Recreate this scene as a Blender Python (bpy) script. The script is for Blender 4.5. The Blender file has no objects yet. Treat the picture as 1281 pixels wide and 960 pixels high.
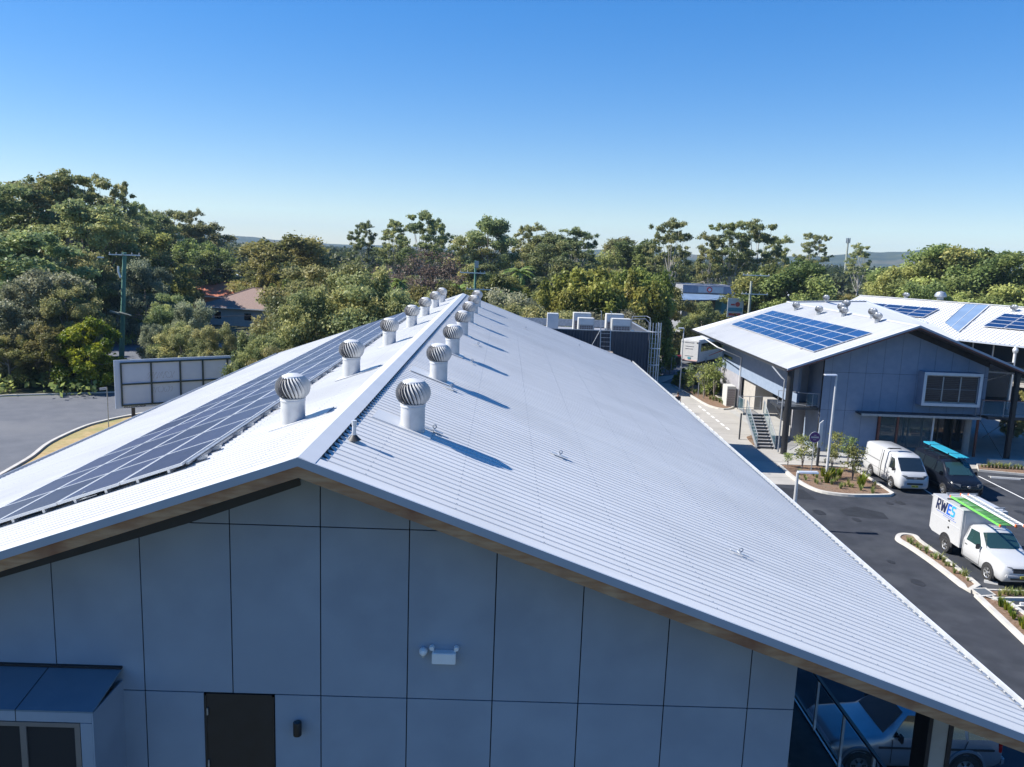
import bpy, bmesh, math, random
from mathutils import Vector, Matrix, Quaternion
random.seed(7)
SC = bpy.context.scene
COL = SC.collection
PI = math.pi
# ------------------------------------------------------------------ camera geometry
F, CX, CY, H = 1000.0, 640.5, 480.0, 13.3
def _n(v): return Vector(v).normalized()
_Y = _n(((633-CX)/F, -(314-CY)/F, -1)); _e = _n((1, -0.037, 0))
_Z = _e.cross(_Y).normalized()
if _Z.y < 0: _Z = -_Z
_X = _Y.cross(_Z)
RM = Matrix((_X, _Y, _Z))
CAM = Vector((0, 0, H))
def ray(x, y): return RM @ Vector(((x-CX)/F, -(y-CY)/F, -1))
def onz(x, y, z=0.0):
    d = ray(x, y); return CAM + d*((z-H)/d.z)
def ony(x, y, Y):
    d = ray(x, y); return CAM + d*(Y/d.y)
def onx(x, y, X):
    d = ray(x, y); return CAM + d*(X/d.x)
def onp(x, y, p, n):
    d = ray(x, y); p = Vector(p); n = Vector(n); return CAM + d*((p-CAM).dot(n)/d.dot(n))
cd = bpy.data.cameras.new('camera'); cam = bpy.data.objects.new('camera', cd); COL.objects.link(cam)
cam.matrix_world = Matrix.Translation(CAM) @ RM.to_4x4()
cd.sensor_width = 36; cd.lens = F/1281*36; cd.clip_end = 20000; cd.clip_start = .1
SC.camera = cam
# ------------------------------------------------------------------ materials
def lin(c):
    return tuple(((v/12.92) if v <= .04045 else ((v+.055)/1.055)**2.4) for v in c)
MATS = {}
def new_mat(name):
    m = bpy.data.materials.new(name); m.use_nodes = True
    nt = m.node_tree; b = nt.nodes['Principled BSDF']
    MATS[name] = m
    return m, nt, b
def mat(name, c1, c2=None, scale=3.0, rough=.6, metal=0.0, bump=0.0, bscale=None, detail=6, spec=.5, stretch=None, coat=0.0, c3=None, s3=.3):
    """colours are linear base colours; c1..c2 mixed by noise, c3 mixed in by a broad noise"""
    m, nt, b = new_mat(name)
    N = nt.nodes.new; L = nt.links.new
    b.inputs['Roughness'].default_value = rough; b.inputs['Metallic'].default_value = metal
    b.inputs['Specular IOR Level'].default_value = spec
    b.inputs['Coat Weight'].default_value = coat
    b.inputs['Base Color'].default_value = (*c1, 1)
    tc = N('ShaderNodeTexCoord'); mp = N('ShaderNodeMapping'); L(tc.outputs['Object'], mp.inputs[0])
    if stretch: mp.inputs['Scale'].default_value = stretch
    if c2:
        no = N('ShaderNodeTexNoise'); no.inputs['Scale'].default_value = scale; no.inputs['Detail'].default_value = detail
        L(mp.outputs[0], no.inputs['Vector'])
        cr = N('ShaderNodeValToRGB'); cr.color_ramp.elements[0].position = .35; cr.color_ramp.elements[1].position = .65
        cr.color_ramp.elements[0].color = (*c1, 1); cr.color_ramp.elements[1].color = (*c2, 1)
        L(no.outputs[0], cr.inputs[0]); out = cr.outputs[0]
        if c3:
            n3 = N('ShaderNodeTexNoise'); n3.inputs['Scale'].default_value = s3; n3.inputs['Detail'].default_value = 4
            L(tc.outputs['Object'], n3.inputs['Vector'])
            r3 = N('ShaderNodeValToRGB'); r3.color_ramp.elements[0].position = .5; r3.color_ramp.elements[1].position = .7
            L(n3.outputs[0], r3.inputs[0])
            mx = N('ShaderNodeMix'); mx.data_type = 'RGBA'; L(r3.outputs[0], mx.inputs[0]); L(out, mx.inputs[6]); mx.inputs[7].default_value = (*c3, 1)
            out = mx.outputs[2]
        L(out, b.inputs['Base Color'])
    if bump:
        nb = N('ShaderNodeTexNoise'); nb.inputs['Scale'].default_value = bscale or scale*4; nb.inputs['Detail'].default_value = 5
        L(mp.outputs[0], nb.inputs['Vector'])
        bp = N('ShaderNodeBump'); bp.inputs['Strength'].default_value = bump; bp.inputs['Distance'].default_value = .02
        L(nb.outputs[0], bp.inputs['Height']); L(bp.outputs[0], b.inputs['Normal'])
    return m
M = {}
M['roof'] = mat('roof_steel_light', (.555,.56,.56), (.605,.61,.61), scale=1.2, rough=.42, spec=.35, bump=.05, bscale=6, stretch=(.35,2.5,.35), c3=(.53,.535,.535), s3=.35)
M['ridge'] = mat('ridge_flashing', (.50,.51,.52), (.54,.55,.56), scale=1.5, rough=.35, bump=.08, bscale=2)
M['flash'] = mat('barge_flashing', (.34,.38,.44), (.38,.42,.48), scale=2, rough=.35)
M['gutter'] = mat('gutter_steel', (.50,.53,.56), (.62,.65,.68), scale=4, rough=.3, metal=.3)
M['timber'] = mat('fascia_timber', (.40,.20,.095), (.52,.31,.17), scale=3, rough=.6, bump=.3, bscale=20, stretch=(1,1,6), c3=(.28,.12,.06), s3=1.2)
M['clad'] = mat('fibre_cement_blue_grey', (.265,.315,.390), (.310,.365,.445), scale=1.3, rough=.7, bump=.08, bscale=60, detail=9, c3=(.285,.335,.410), s3=.5)
M['clad2'] = mat('fibre_cement_second', (.19,.245,.335), (.22,.275,.365), scale=2.2, rough=.7, bump=.08, bscale=60)
M['cladpale'] = mat('fibre_cement_pale', (.27,.27,.30), (.31,.31,.34), scale=2.2, rough=.7)
M['joint'] = mat('joint_shadow_black', (.012,.014,.018), rough=.8)
M['black'] = mat('black_paint', (.012,.013,.016), (.018,.02,.023), rough=.5)
M['darkdoor'] = mat('door_charcoal', (.012,.015,.020), (.016,.019,.026), scale=5, rough=.45)
M['darksteel'] = mat('charcoal_steel', (.025,.03,.038), (.035,.04,.05), rough=.4)
M['galv'] = mat('galvanised_steel', (.30,.33,.36), (.42,.44,.47), scale=8, rough=.42, metal=.55)
M['vent'] = mat('vent_aluminium', (.46,.47,.48), (.54,.55,.56), scale=6, rough=.5, metal=.1)
M['alu'] = mat('anodised_aluminium', (.62,.64,.66), (.68,.70,.72), scale=5, rough=.35, metal=.4)
M['white'] = mat('white_paint', (.55,.56,.57), (.60,.61,.62), scale=3, rough=.4)
M['fitting'] = mat('fitting_white_plastic', (.80,.81,.82), (.84,.85,.86), scale=3, rough=.35)
M['whitewall'] = mat('white_render', (.42,.42,.41), (.48,.48,.47), scale=1, rough=.8)
M['cream'] = mat('cream_unit', (.46,.46,.44), (.50,.50,.48), scale=3, rough=.5)
M['asphalt'] = mat('asphalt_dark', (.030,.034,.042), (.041,.045,.055), spec=.2, scale=1.2, rough=.9, bump=.5, bscale=90, c3=(.056,.061,.070), s3=.30)
M['road'] = mat('asphalt_grey_road', (.10,.108,.125), (.12,.128,.145), spec=.2, scale=.8, rough=.9, bump=.4, bscale=60, c3=(.145,.15,.16), s3=.12)
M['concrete'] = mat('concrete_light', (.32,.305,.28), (.37,.355,.325), scale=.7, rough=.85, bump=.2, bscale=30, c3=(.28,.268,.245), s3=.35)
M['paver'] = mat('plaza_concrete', (.30,.30,.29), (.35,.35,.34), scale=.9, rough=.85, bump=.2, bscale=30)
M['kerb'] = mat('kerb_concrete', (.40,.385,.35), (.47,.455,.42), scale=2, rough=.85, bump=.2, bscale=20)
M['mulch'] = mat('bark_mulch', (.10,.055,.030), (.23,.15,.10), scale=9, rough=.95, bump=1.0, bscale=30, c3=(.16,.12,.085), s3=1.2)
M['drygrass'] = mat('dry_grass', (.30,.21,.085), (.40,.30,.15), scale=3, rough=.95, bump=.6, bscale=30, c3=(.20,.20,.07), s3=.3)
M['lawn'] = mat('lawn_green', (.09,.17,.03), (.14,.22,.05), scale=3, rough=.95, bump=.6, bscale=30)
M['soil'] = mat('undergrowth_soil', (.045,.05,.02), (.10,.085,.045), scale=.5, rough=.95, bump=.8, bscale=4, c3=(.06,.08,.025), s3=.05)
M['hill'] = mat('forested_hill', (.022,.035,.018), (.055,.065,.032), scale=.02, rough=.95, spec=.1, detail=12, c3=(.13,.11,.07), s3=.005)
M['line'] = mat('line_paint_white', (.62,.62,.60), (.72,.72,.70), scale=6, rough=.7)
M['carwhite'] = mat('car_paint_white', (.44,.45,.46), (.45,.46,.47), rough=.3, coat=.5)
M['carblack'] = mat('car_paint_black', (.006,.008,.013), (.007,.009,.015), rough=.18, spec=.35)
M['carsilver'] = mat('car_paint_silver', (.20,.23,.27), (.23,.26,.30), rough=.3, metal=.4, coat=.8)
M['plastic'] = mat('trim_plastic', (.02,.021,.023), (.03,.03,.032), rough=.55)
M['tyre'] = mat('tyre_rubber', (.018,.018,.019), (.028,.028,.028), scale=12, rough=.8)
M['rim'] = mat('wheel_rim', (.45,.46,.47), (.55,.56,.57), rough=.3, metal=.7)
M['chrome'] = mat('bright_metal', (.7,.7,.72), rough=.15, metal=1.0)
M['red'] = mat('red_lens', (.35,.01,.01), rough=.25)
M['redlid'] = mat('red_bin_lid', (.45,.02,.02), rough=.5)
M['green'] = mat('green_bin_lid', (.01,.30,.07), rough=.5)
M['bindark'] = mat('dark_green_bin', (.01,.03,.02), rough=.5)
M['plate'] = mat('number_plate_yellow', (.65,.55,.02), (.60,.50,.02), scale=30, rough=.4)
M['pole_green'] = mat('treated_pole', (.08,.20,.15), (.12,.26,.20), scale=4, rough=.8, stretch=(3,3,.3))
M['pole_grey'] = mat('weathered_pole', (.25,.27,.22), (.35,.37,.31), scale=4, rough=.8)
M['cyan'] = mat('cyan_sheet', (.02,.24,.34), (.03,.28,.40), scale=2, rough=.35)
M['ladgreen'] = mat('ladder_green', (.12,.45,.07), (.18,.52,.12), scale=6, rough=.5)
M['orange'] = mat('orange_plastic', (.75,.16,.05), rough=.5)
M['purple'] = mat('purple_sign', (.10,.03,.16), rough=.4)
M['navy'] = mat('lettering_navy', (.012,.018,.06), rough=.4)
M['blue'] = mat('lettering_blue', (.01,.10,.50), rough=.4)
M['azure'] = mat('lettering_azure', (.02,.32,.75), rough=.4)
M['rooftile'] = mat('brown_roof_tile', (.17,.115,.095), (.22,.15,.125), scale=6, rough=.8, bump=.4, bscale=20)
M['redtile'] = mat('red_roof_tile', (.36,.11,.055), (.44,.15,.08), scale=6, rough=.8)
M['brick'] = mat('house_brick', (.32,.16,.10), (.38,.20,.13), scale=6, rough=.85)
M['tealwall'] = mat('teal_wall', (.06,.26,.34), (.08,.30,.38), rough=.6)
M['greyroof'] = mat('grey_metal_roof', (.24,.25,.28), (.30,.31,.34), scale=2, rough=.5)
M['skin'] = mat('skin', (.45,.26,.18), rough=.6)
M['hair'] = mat('dark_hair', (.02,.015,.01), rough=.7)
M['shirt'] = mat('black_shirt', (.015,.016,.02), (.03,.03,.035), rough=.85)
M['pants'] = mat('dark_trousers', (.03,.035,.05), rough=.85)
M['bark'] = mat('bark_grey', (.16,.14,.12), (.28,.25,.22), scale=3, rough=.9, stretch=(3,3,.5))
M['barkpale'] = mat('bark_pale', (.38,.35,.31), (.52,.49,.45), scale=2, rough=.85, stretch=(3,3,.5))
M['redbrown'] = mat('red_brown_frame', (.13,.035,.025), (.16,.05,.035), rough=.5)
M['tan'] = mat('tan_column', (.33,.31,.28), (.38,.36,.33), rough=.8)
M['corr_dark'] = mat('dark_corrugated_steel', (.040,.050,.070), (.050,.060,.082), scale=1, rough=.45)
M['grate'] = mat('drain_grate', (.10,.12,.14), (.16,.18,.20), scale=40, rough=.5, metal=.5)
M['stucco'] = mat('billboard_back', (.50,.60,.76), (.55,.65,.80), scale=1.2, rough=.7)
M['ink'] = mat('marker_ink', (.38,.44,.54), rough=.8)
M['deck'] = mat('dark_decking', (.03,.03,.032), (.05,.045,.045), scale=4, rough=.8)
M['pink'] = mat('pale_pink_print', (.75,.55,.52), (.70,.45,.42), scale=4, rough=.5)
M['redprint'] = mat('red_print', (.55,.06,.05), rough=.5)
M['greygreen'] = mat('blind_grey', (.10,.11,.12), (.13,.14,.15), rough=.6)
def glass_mat(name, c, rough=.05, spec=.8):
    m, nt, b = new_mat(name)
    b.inputs['Base Color'].default_value = (*c, 1); b.inputs['Roughness'].default_value = rough
    b.inputs['Specular IOR Level'].default_value = spec; b.inputs['Coat Weight'].default_value = .6; b.inputs['Coat Roughness'].default_value = .03
    return m
M['glass'] = glass_mat('window_glass_dark', (.012,.018,.022))
M['glass_teal'] = glass_mat('windscreen_tinted', (.02,.05,.05))
M['lens'] = glass_mat('headlight_lens', (.10,.115,.135), .08)
def clear_glass(name, tint, a):
    m, nt, b = new_mat(name)
    b.inputs['Base Color'].default_value = (*tint, 1); b.inputs['Roughness'].default_value = .05; b.inputs['Alpha'].default_value = a
    return m
M['glass_clear'] = clear_glass('balustrade_glass', (.10,.20,.24), .2)
M['polycarb'] = mat('translucent_sheeting', (.15,.22,.33), (.18,.26,.38), scale=.6, rough=.3)
def panel_mat(name, c, line, nx, ny, rough=.12):
    m, nt, b = new_mat(name); N = nt.nodes.new; L = nt.links.new
    uv = N('ShaderNodeTexCoord'); br = N('ShaderNodeTexBrick'); br.offset = 0; br.squash = 1
    mp = N('ShaderNodeMapping'); mp.inputs['Scale'].default_value = (nx, ny, 1)
    L(uv.outputs['UV'], mp.inputs[0]); L(mp.outputs[0], br.inputs['Vector'])
    br.inputs['Scale'].default_value = 1; br.inputs['Brick Width'].default_value = 1; br.inputs['Row Height'].default_value = 1
    br.inputs['Mortar Size'].default_value = .035; br.inputs['Mortar Smooth'].default_value = 0
    br.inputs['Color1'].default_value = (*c, 1); br.inputs['Color2'].default_value = tuple(v*.8 for v in c)+(1,); br.inputs['Mortar'].default_value = (*line, 1)
    oi = N('ShaderNodeObjectInfo'); hs = N('ShaderNodeHueSaturation'); mr = N('ShaderNodeMapRange')
    mr.inputs[3].default_value = .8; mr.inputs[4].default_value = 1.25
    L(oi.outputs['Random'], mr.inputs[0]); L(mr.outputs[0], hs.inputs['Value']); L(br.outputs[0], hs.inputs['Color'])
    L(hs.outputs[0], b.inputs['Base Color']); b.inputs['Roughness'].default_value = rough; b.inputs['Specular IOR Level'].default_value = .6
    return m
M['pv_blue'] = panel_mat('solar_cells_blue', (.006,.028,.11), (.05,.11,.22), 10, 6)
M['pv_dark'] = panel_mat('solar_cells_dark', (.034,.040,.085), (.05,.06,.10), 10, 6, .35)
def leaf_mat(name, c1, c2, c3, rough=.5, trans=.42):
    m, nt, b = new_mat(name); N = nt.nodes.new; L = nt.links.new
    at = N('ShaderNodeAttribute'); at.attribute_name = 'tint'
    oi = N('ShaderNodeObjectInfo')
    cr = N('ShaderNodeValToRGB'); e = cr.color_ramp.elements
    e[0].position = 0; e[0].color = (*c1, 1); e[1].position = 1; e[1].color = (*c3, 1); k = cr.color_ramp.elements.new(.5); k.color = (*c2, 1)
    L(at.outputs['Fac'], cr.inputs[0])
    hs = N('ShaderNodeHueSaturation'); mr = N('ShaderNodeMapRange'); mr.inputs[3].default_value = .47; mr.inputs[4].default_value = .53
    L(oi.outputs['Random'], mr.inputs[0]); L(mr.outputs[0], hs.inputs['Hue'])
    m2 = N('ShaderNodeMath'); m2.operation = 'MULTIPLY'; m2.inputs[1].default_value = 7.31; L(oi.outputs['Random'], m2.inputs[0])
    m3 = N('ShaderNodeMath'); m3.operation = 'FRACT'; L(m2.outputs[0], m3.inputs[0])
    mv = N('ShaderNodeMapRange'); mv.inputs[3].default_value = .75; mv.inputs[4].default_value = 1.3; L(m3.outputs[0], mv.inputs[0]); L(mv.outputs[0], hs.inputs['Value'])
    L(cr.outputs[0], hs.inputs['Color']); L(hs.outputs[0], b.inputs['Base Color'])
    b.inputs['Roughness'].default_value = rough; b.inputs['Specular IOR Level'].default_value = .2
    tr = N('ShaderNodeBsdfTranslucent'); L(hs.outputs[0], tr.inputs[0]); mx = N('ShaderNodeMixShader'); mx.inputs[0].default_value = trans
    L(b.outputs[0], mx.inputs[1]); L(tr.outputs[0], mx.inputs[2]); L(mx.outputs[0], nt.nodes['Material Output'].inputs[0])
    return m
M['l_euc'] = leaf_mat('leaves_eucalypt', (0.1298,0.1669,0.07432), (0.2434,0.2735,0.1115), (0.4544,0.4318,0.1726))
M['l_dark'] = leaf_mat('leaves_dark_green', (0.09534,0.1197,0.04179), (0.1854,0.2036,0.06567), (0.3444,0.3293,0.1045))
M['l_olive'] = leaf_mat('leaves_olive', (0.115,0.1542,0.04989), (0.2298,0.2722,0.08618), (0.3971,0.4194,0.136))
M['l_gold'] = leaf_mat('leaves_golden_green', (0.1069,0.1355,0.03019), (0.2256,0.2452,0.05367), (0.3561,0.3483,0.09224))
M['l_grey'] = leaf_mat('leaves_grey_green', (0.1416,0.1582,0.09709), (0.2454,0.2607,0.1586), (0.3965,0.3955,0.2508))
M['l_bright'] = leaf_mat('leaves_bright_green', (0.0594,0.1089,0.01188), (0.1287,0.1881,0.0198), (0.297,0.3267,0.0297))
M['l_brown'] = leaf_mat('leaves_brown_twigs', (0.12,0.09,0.066), (0.204,0.156,0.12), (0.288,0.228,0.168))
M['l_palm'] = leaf_mat('leaves_palm', (0.098,0.1764,0.0392), (0.2156,0.3136,0.0784), (0.392,0.4704,0.1372))
M['l_red'] = leaf_mat('leaves_red_bloom', (.25,.05,.03), (.40,.10,.06), (.45,.16,.08))
# ------------------------------------------------------------------ mesh builder
class MB:
    def __init__(s): s.v = []; s.f = []; s.t = []; s.uv = None
    def face(s, *idx): s.f.append(tuple(idx))
    def poly(s, pts):
        i = len(s.v); s.v += [Vector(p) for p in pts]; s.f.append(tuple(range(i, i+len(pts)))); return s
    def box(s, a, b):
        x0, y0, z0 = a; x1, y1, z1 = b; i = len(s.v)
        s.v += [Vector(p) for p in ((x0,y0,z0),(x1,y0,z0),(x1,y1,z0),(x0,y1,z0),(x0,y0,z1),(x1,y0,z1),(x1,y1,z1),(x0,y1,z1))]
        for q in ((0,3,2,1),(4,5,6,7),(0,1,5,4),(1,2,6,5),(2,3,7,6),(3,0,4,7)): s.f.append(tuple(i+k for k in q))
        return s
    def hexa(s, p):     # 8 points: bottom 4 ccw, top 4 ccw
        i = len(s.v); s.v += [Vector(q) for q in p]
        for q in ((0,3,2,1),(4,5,6,7),(0,1,5,4),(1,2,6,5),(2,3,7,6),(3,0,4,7)): s.f.append(tuple(i+k for k in q))
        return s
    def bar(s, p, q, w, h=None, up=(0,0,1)):
        p = Vector(p); q = Vector(q); h = h or w; d = (q-p).normalized(); u = Vector(up)
        if abs(d.dot(u)) > .98: u = Vector((0,1,0))
        a = d.cross(u).normalized()*w/2; b = a.cross(d).normalized()*h/2
        return s.hexa([p-a-b, p+a-b, q+a-b, q-a-b, p-a+b, p+a+b, q+a+b, q-a+b])
    def tube(s, pts, rad, n=8, cap=True):
        pts = [Vector(p) for p in pts]; R = rad if isinstance(rad, (list, tuple)) else [rad]*len(pts)
        i0 = len(s.v)
        for k, p in enumerate(pts):
            d = (pts[min(k+1, len(pts)-1)]-pts[max(k-1, 0)]).normalized()
            u = Vector((0,0,1)) if abs(d.z) < .9 else Vector((1,0,0))
            a = d.cross(u).normalized(); b = d.cross(a)
            for j in range(n):
                t = 2*PI*j/n; s.v.append(p + (a*math.cos(t)+b*math.sin(t))*R[k])
        for k in range(len(pts)-1):
            for j in range(n):
                a = i0+k*n+j; b = i0+k*n+(j+1) % n; s.f.append((a, b, b+n, a+n))
        if cap:
            s.f.append(tuple(i0+j for j in range(n))[::-1]); e = i0+(len(pts)-1)*n; s.f.append(tuple(e+j for j in range(n)))
        return s
    def lathe(s, prof, n=20, o=(0,0,0), axis='z'):
        i0 = len(s.v); o = Vector(o)
        for r, z in prof:
            for j in range(n):
                t = 2*PI*j/n
                p = (r*math.cos(t), r*math.sin(t), z) if axis == 'z' else ((z, r*math.cos(t), r*math.sin(t)) if axis == 'x' else (r*math.cos(t), z, r*math.sin(t)))
                s.v.append(o+Vector(p))
        for k in range(len(prof)-1):
            for j in range(n):
                a = i0+k*n+j; b = i0+k*n+(j+1) % n; s.f.append((a, b, b+n, a+n))
        if prof[0][0] > 1e-4: s.f.append(tuple(i0+j for j in range(n))[::-1])
        if prof[-1][0] > 1e-4:
            e = i0+(len(prof)-1)*n; s.f.append(tuple(e+j for j in range(n)))
        return s
    def prism(s, pts, z0, z1):
        n = len(pts); i = len(s.v)
        s.v += [Vector((p[0], p[1], z0)) for p in pts]+[Vector((p[0], p[1], z1)) for p in pts]
        s.f.append(tuple(i+k for k in range(n))[::-1]); s.f.append(tuple(i+n+k for k in range(n)))
        for k in range(n): s.f.append((i+k, i+(k+1) % n, i+n+(k+1) % n, i+n+k))
        return s
    def extr(s, pts, d):   # polygon extruded along vector d
        n = len(pts); i = len(s.v); d = Vector(d)
        s.v += [Vector(p) for p in pts]+[Vector(p)+d for p in pts]
        s.f.append(tuple(i+k for k in range(n))[::-1]); s.f.append(tuple(i+n+k for k in range(n)))
        for k in range(n): s.f.append((i+k, i+(k+1) % n, i+n+(k+1) % n, i+n+k))
        return s
    def build(s, name, m, parent=None, smooth=False, bevel=0, world=True, angle=40):
        me = bpy.data.meshes.new(name)
        off = Vector((0,0,0))
        if parent is not None and world: off = root_loc(parent)
        me.from_pydata([v-off for v in s.v], [], s.f)
        me.materials.append(M[m] if isinstance(m, str) else m)
        bm = bmesh.new(); bm.from_mesh(me)
        if bevel:
            bmesh.ops.bevel(bm, geom=[e for e in bm.edges if len(e.link_faces) == 2 and e.calc_face_angle(0) > .5], offset=bevel, segments=2, affect='EDGES', clamp_overlap=True)
        bmesh.ops.recalc_face_normals(bm, faces=bm.faces) if not getattr(s, 'keepn', False) else None
        if smooth:
            for f in bm.faces: f.smooth = True
            for e in bm.edges:
                e.smooth = not (len(e.link_faces) == 2 and e.calc_face_angle(0) > math.radians(angle))
        bm.to_mesh(me); bm.free()
        o = bpy.data.objects.new(name, me); COL.objects.link(o)
        if parent is not None: o.parent = parent
        return o
def root_loc(o):
    v = Vector((0,0,0))
    while o is not None: v = v+Vector(o.location); o = o.parent
    return v
def tag(o, label=None, cat=None, group=None, kind=None):
    if label: o['label'] = label
    if cat: o['category'] = cat
    if group: o['group'] = group
    if kind: o['kind'] = kind
    return o
def thing(name, label, cat, loc=(0,0,0), rz=0, group=None):
    o = bpy.data.objects.new(name, None); COL.objects.link(o); o.location = loc; o.rotation_euler = (0,0,rz)
    o.empty_display_size = .1
    return tag(o, label, cat, group)
def copy_tree(o, parent=None):
    c = o.copy(); COL.objects.link(c); c.parent = parent
    for ch in list(o.children): copy_tree(ch, c)
    return c
def place(o, loc, rz=0, sc=None, label=None):
    o.location = loc; o.rotation_euler = (0,0,rz)
    if sc is not None: o.scale = sc if not isinstance(sc, (int, float)) else (sc, sc, sc)
    if label: o['label'] = label
    return o
def sheet(name, pts, z, m, kind='structure'):
    b = MB(); b.poly([(p[0], p[1], z) for p in pts]); b.keepn = True
    o = b.build(name, m)
    if o.data.polygons[0].normal.z < 0: o.data.flip_normals()
    return tag(o, kind=kind)
def G(*pts): return [onz(x, y) for x, y in pts]
def smooth_path(pts, k=4):
    out = []
    n = len(pts)
    for i in range(n-1):
        p0 = pts[max(i-1, 0)]; p1 = pts[i]; p2 = pts[i+1]; p3 = pts[min(i+2, n-1)]
        for j in range(k):
            t = j/k
            out.append(.5*((2*p1)+(p2-p0)*t+(2*p0-5*p1+4*p2-p3)*t*t+(3*p1-p0-3*p2+p3)*t**3))
    out.append(pts[-1]); return out
def kerb(name, pts, w=.15, h=.13, m='kerb'):
    b = MB(); pts = [Vector((p.x, p.y, 0)) for p in pts]; n = len(pts); closed = (pts[0]-pts[-1]).length < .01
    rows = []
    for i, p in enumerate(pts):
        if closed: a = pts[i-1] if i > 0 else pts[n-2]; c = pts[i+1] if i < n-1 else pts[1]
        else: a = pts[max(i-1, 0)]; c = pts[min(i+1, n-1)]
        d = (c-a).normalized(); s = Vector((-d.y, d.x, 0))*w/2
        i0 = len(b.v); b.v += [p-s, p-s*.8+Vector((0,0,h)), p+s*.8+Vector((0,0,h)), p+s]; rows.append(i0)
    for i in range(n-1):
        a, c = rows[i], rows[i+1]
        for k in range(3): b.f.append((a+k, a+k+1, c+k+1, c+k))
    b.f.append((rows[0], rows[0]+1, rows[0]+2, rows[0]+3)); b.f.append((rows[-1], rows[-1]+3, rows[-1]+2, rows[-1]+1))
    return b.build(name, m, smooth=False)
# ------------------------------------------------------------------ world, sun
w = bpy.data.worlds.new('World'); SC.world = w; w.use_nodes = True
nt = w.node_tree; bg = nt.nodes['Background']; sky = nt.nodes.new('ShaderNodeTexSky'); sky.sky_type = 'NISHITA'
sky.sun_disc = False
SUN_EL, SUN_DIR = 43, Vector((-1, .10, 0)).normalized()
sky.sun_elevation = math.radians(SUN_EL); sky.sun_rotation = math.atan2(SUN_DIR.x, SUN_DIR.y)
sky.altitude = 0; sky.air_density = 1.0; sky.dust_density = .1; sky.ozone_density = 6.0
hsv = nt.nodes.new('ShaderNodeHueSaturation'); hsv.inputs['Saturation'].default_value = 1.65; hsv.inputs['Hue'].default_value = .514; gm = nt.nodes.new('ShaderNodeGamma'); gm.inputs[1].default_value = .64; nt.links.new(sky.outputs[0], gm.inputs[0]); nt.links.new(gm.outputs[0], hsv.inputs['Color']); nt.links.new(hsv.outputs[0], bg.inputs[0]); bg.inputs[1].default_value = .15
sl = bpy.data.lights.new('sun', 'SUN'); sl.energy = 5.0; sl.angle = math.radians(.53); sl.color = (1, .95, .87)
so = bpy.data.objects.new('sun', sl); COL.objects.link(so)
sd = SUN_DIR*math.cos(math.radians(SUN_EL))+Vector((0,0,math.sin(math.radians(SUN_EL))))
so.rotation_euler = (-sd).to_track_quat('-Z', 'Y').to_euler()
vs = SC.view_settings; vs.view_transform = 'Standard'; vs.look = 'None'; vs.exposure = .95; vs.gamma = 1; vs.use_curve_mapping = False
SC.cycles.use_denoising = True; SC.cycles.max_bounces = 6; SC.cycles.transparent_max_bounces = 8; SC.cycles.caustics_reflective = False; SC.cycles.caustics_refractive = False
# ------------------------------------------------------------------ ground, hills
def ring_ground():
    b = MB(); R = [0, 60, 150, 400, 1200, 4000, 9000]; n = 48
    b.v.append(Vector((0,0,-.004)))
    for r in R[1:]:
        for j in range(n): t = 2*PI*j/n; b.v.append(Vector((r*math.cos(t), r*math.sin(t), -.004)))
    for j in range(n): b.f.append((0, 1+j, 1+(j+1) % n))
    for k in range(len(R)-2):
        for j in range(n):
            a = 1+k*n+j; c = 1+k*n+(j+1) % n; b.f.append((a, a+n, c+n, c))
    o = b.build('ground', 'soil'); tag(o, kind='structure')
ring_ground()
def hills(name, ang0, ang1, dist, prof, depth=900, seed=1):
    rnd = random.Random(seed); b = MB(); nx, ny = 120, 14; ph = [rnd.uniform(0, 6.28) for _ in range(8)]
    for j in range(ny+1):
        v = j/ny
        for i in range(nx+1):
            u = i/nx; px = ang0+(ang1-ang0)*u
            # azimuth from the picture column
            d = ray(px, 314+.037*(px-633)); az = math.atan2(d.x, d.y); r = dist+depth*v
            k = u*(len(prof)-1); a = int(min(k, len(prof)-2)); hh = prof[a]*(1-(k-a))+prof[a+1]*(k-a)
            hh *= math.sin(PI*min(1, v*1.0))**.8
            hh *= 1+.10*math.sin(u*23+ph[0]+v*3)+.06*math.sin(u*61+ph[1])+.03*math.sin(u*140+ph[2]+v*9)
            b.v.append(Vector((r*math.sin(az), r*math.cos(az), hh-.2)))
    for j in range(ny):
        for i in range(nx): a = j*(nx+1)+i; b.f.append((a, a+1, a+nx+2, a+nx+1))
    o = b.build(name, 'hill', smooth=True, angle=180); tag(o, kind='structure')
hills('hills', -60, 700, 2600, [26,34,38,38,42,38,28,22,18,16,16,16,16,14], seed=3)
hills('hills', 620, 1420, 2300, [14,16,24,33,28,20,22,38,50,53,50,52,46,40,32], seed=5)
# ------------------------------------------------------------------ ground sheets (z in 4 mm steps)
# car park asphalt on the right
sheet('asphalt_carpark', [(4,-8), (75,-8), (75,58), (4,58)], .004, 'asphalt')
# concrete drive, path and apron
sheet('concrete_path', [Vector((6.5,46.6)), onz(995,607), Vector((21.2,49.8)), onz(1085,589), Vector((36,52.6)), Vector((60,52.6)), Vector((60,74)), Vector((17,84)), onz(855,468), onz(838,470), Vector((6.5,80))], .008, 'concrete')
sheet('plaza_paving', [Vector((20.3,52.4)), Vector((60,52.8)), Vector((60,70)), Vector((20.3,70))], .016, 'paver')
sheet('street_asphalt', [Vector((-60,84)), Vector((17,84)), Vector((60,80)), Vector((60,104)), Vector((-60,104))], .004, 'road')
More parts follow.
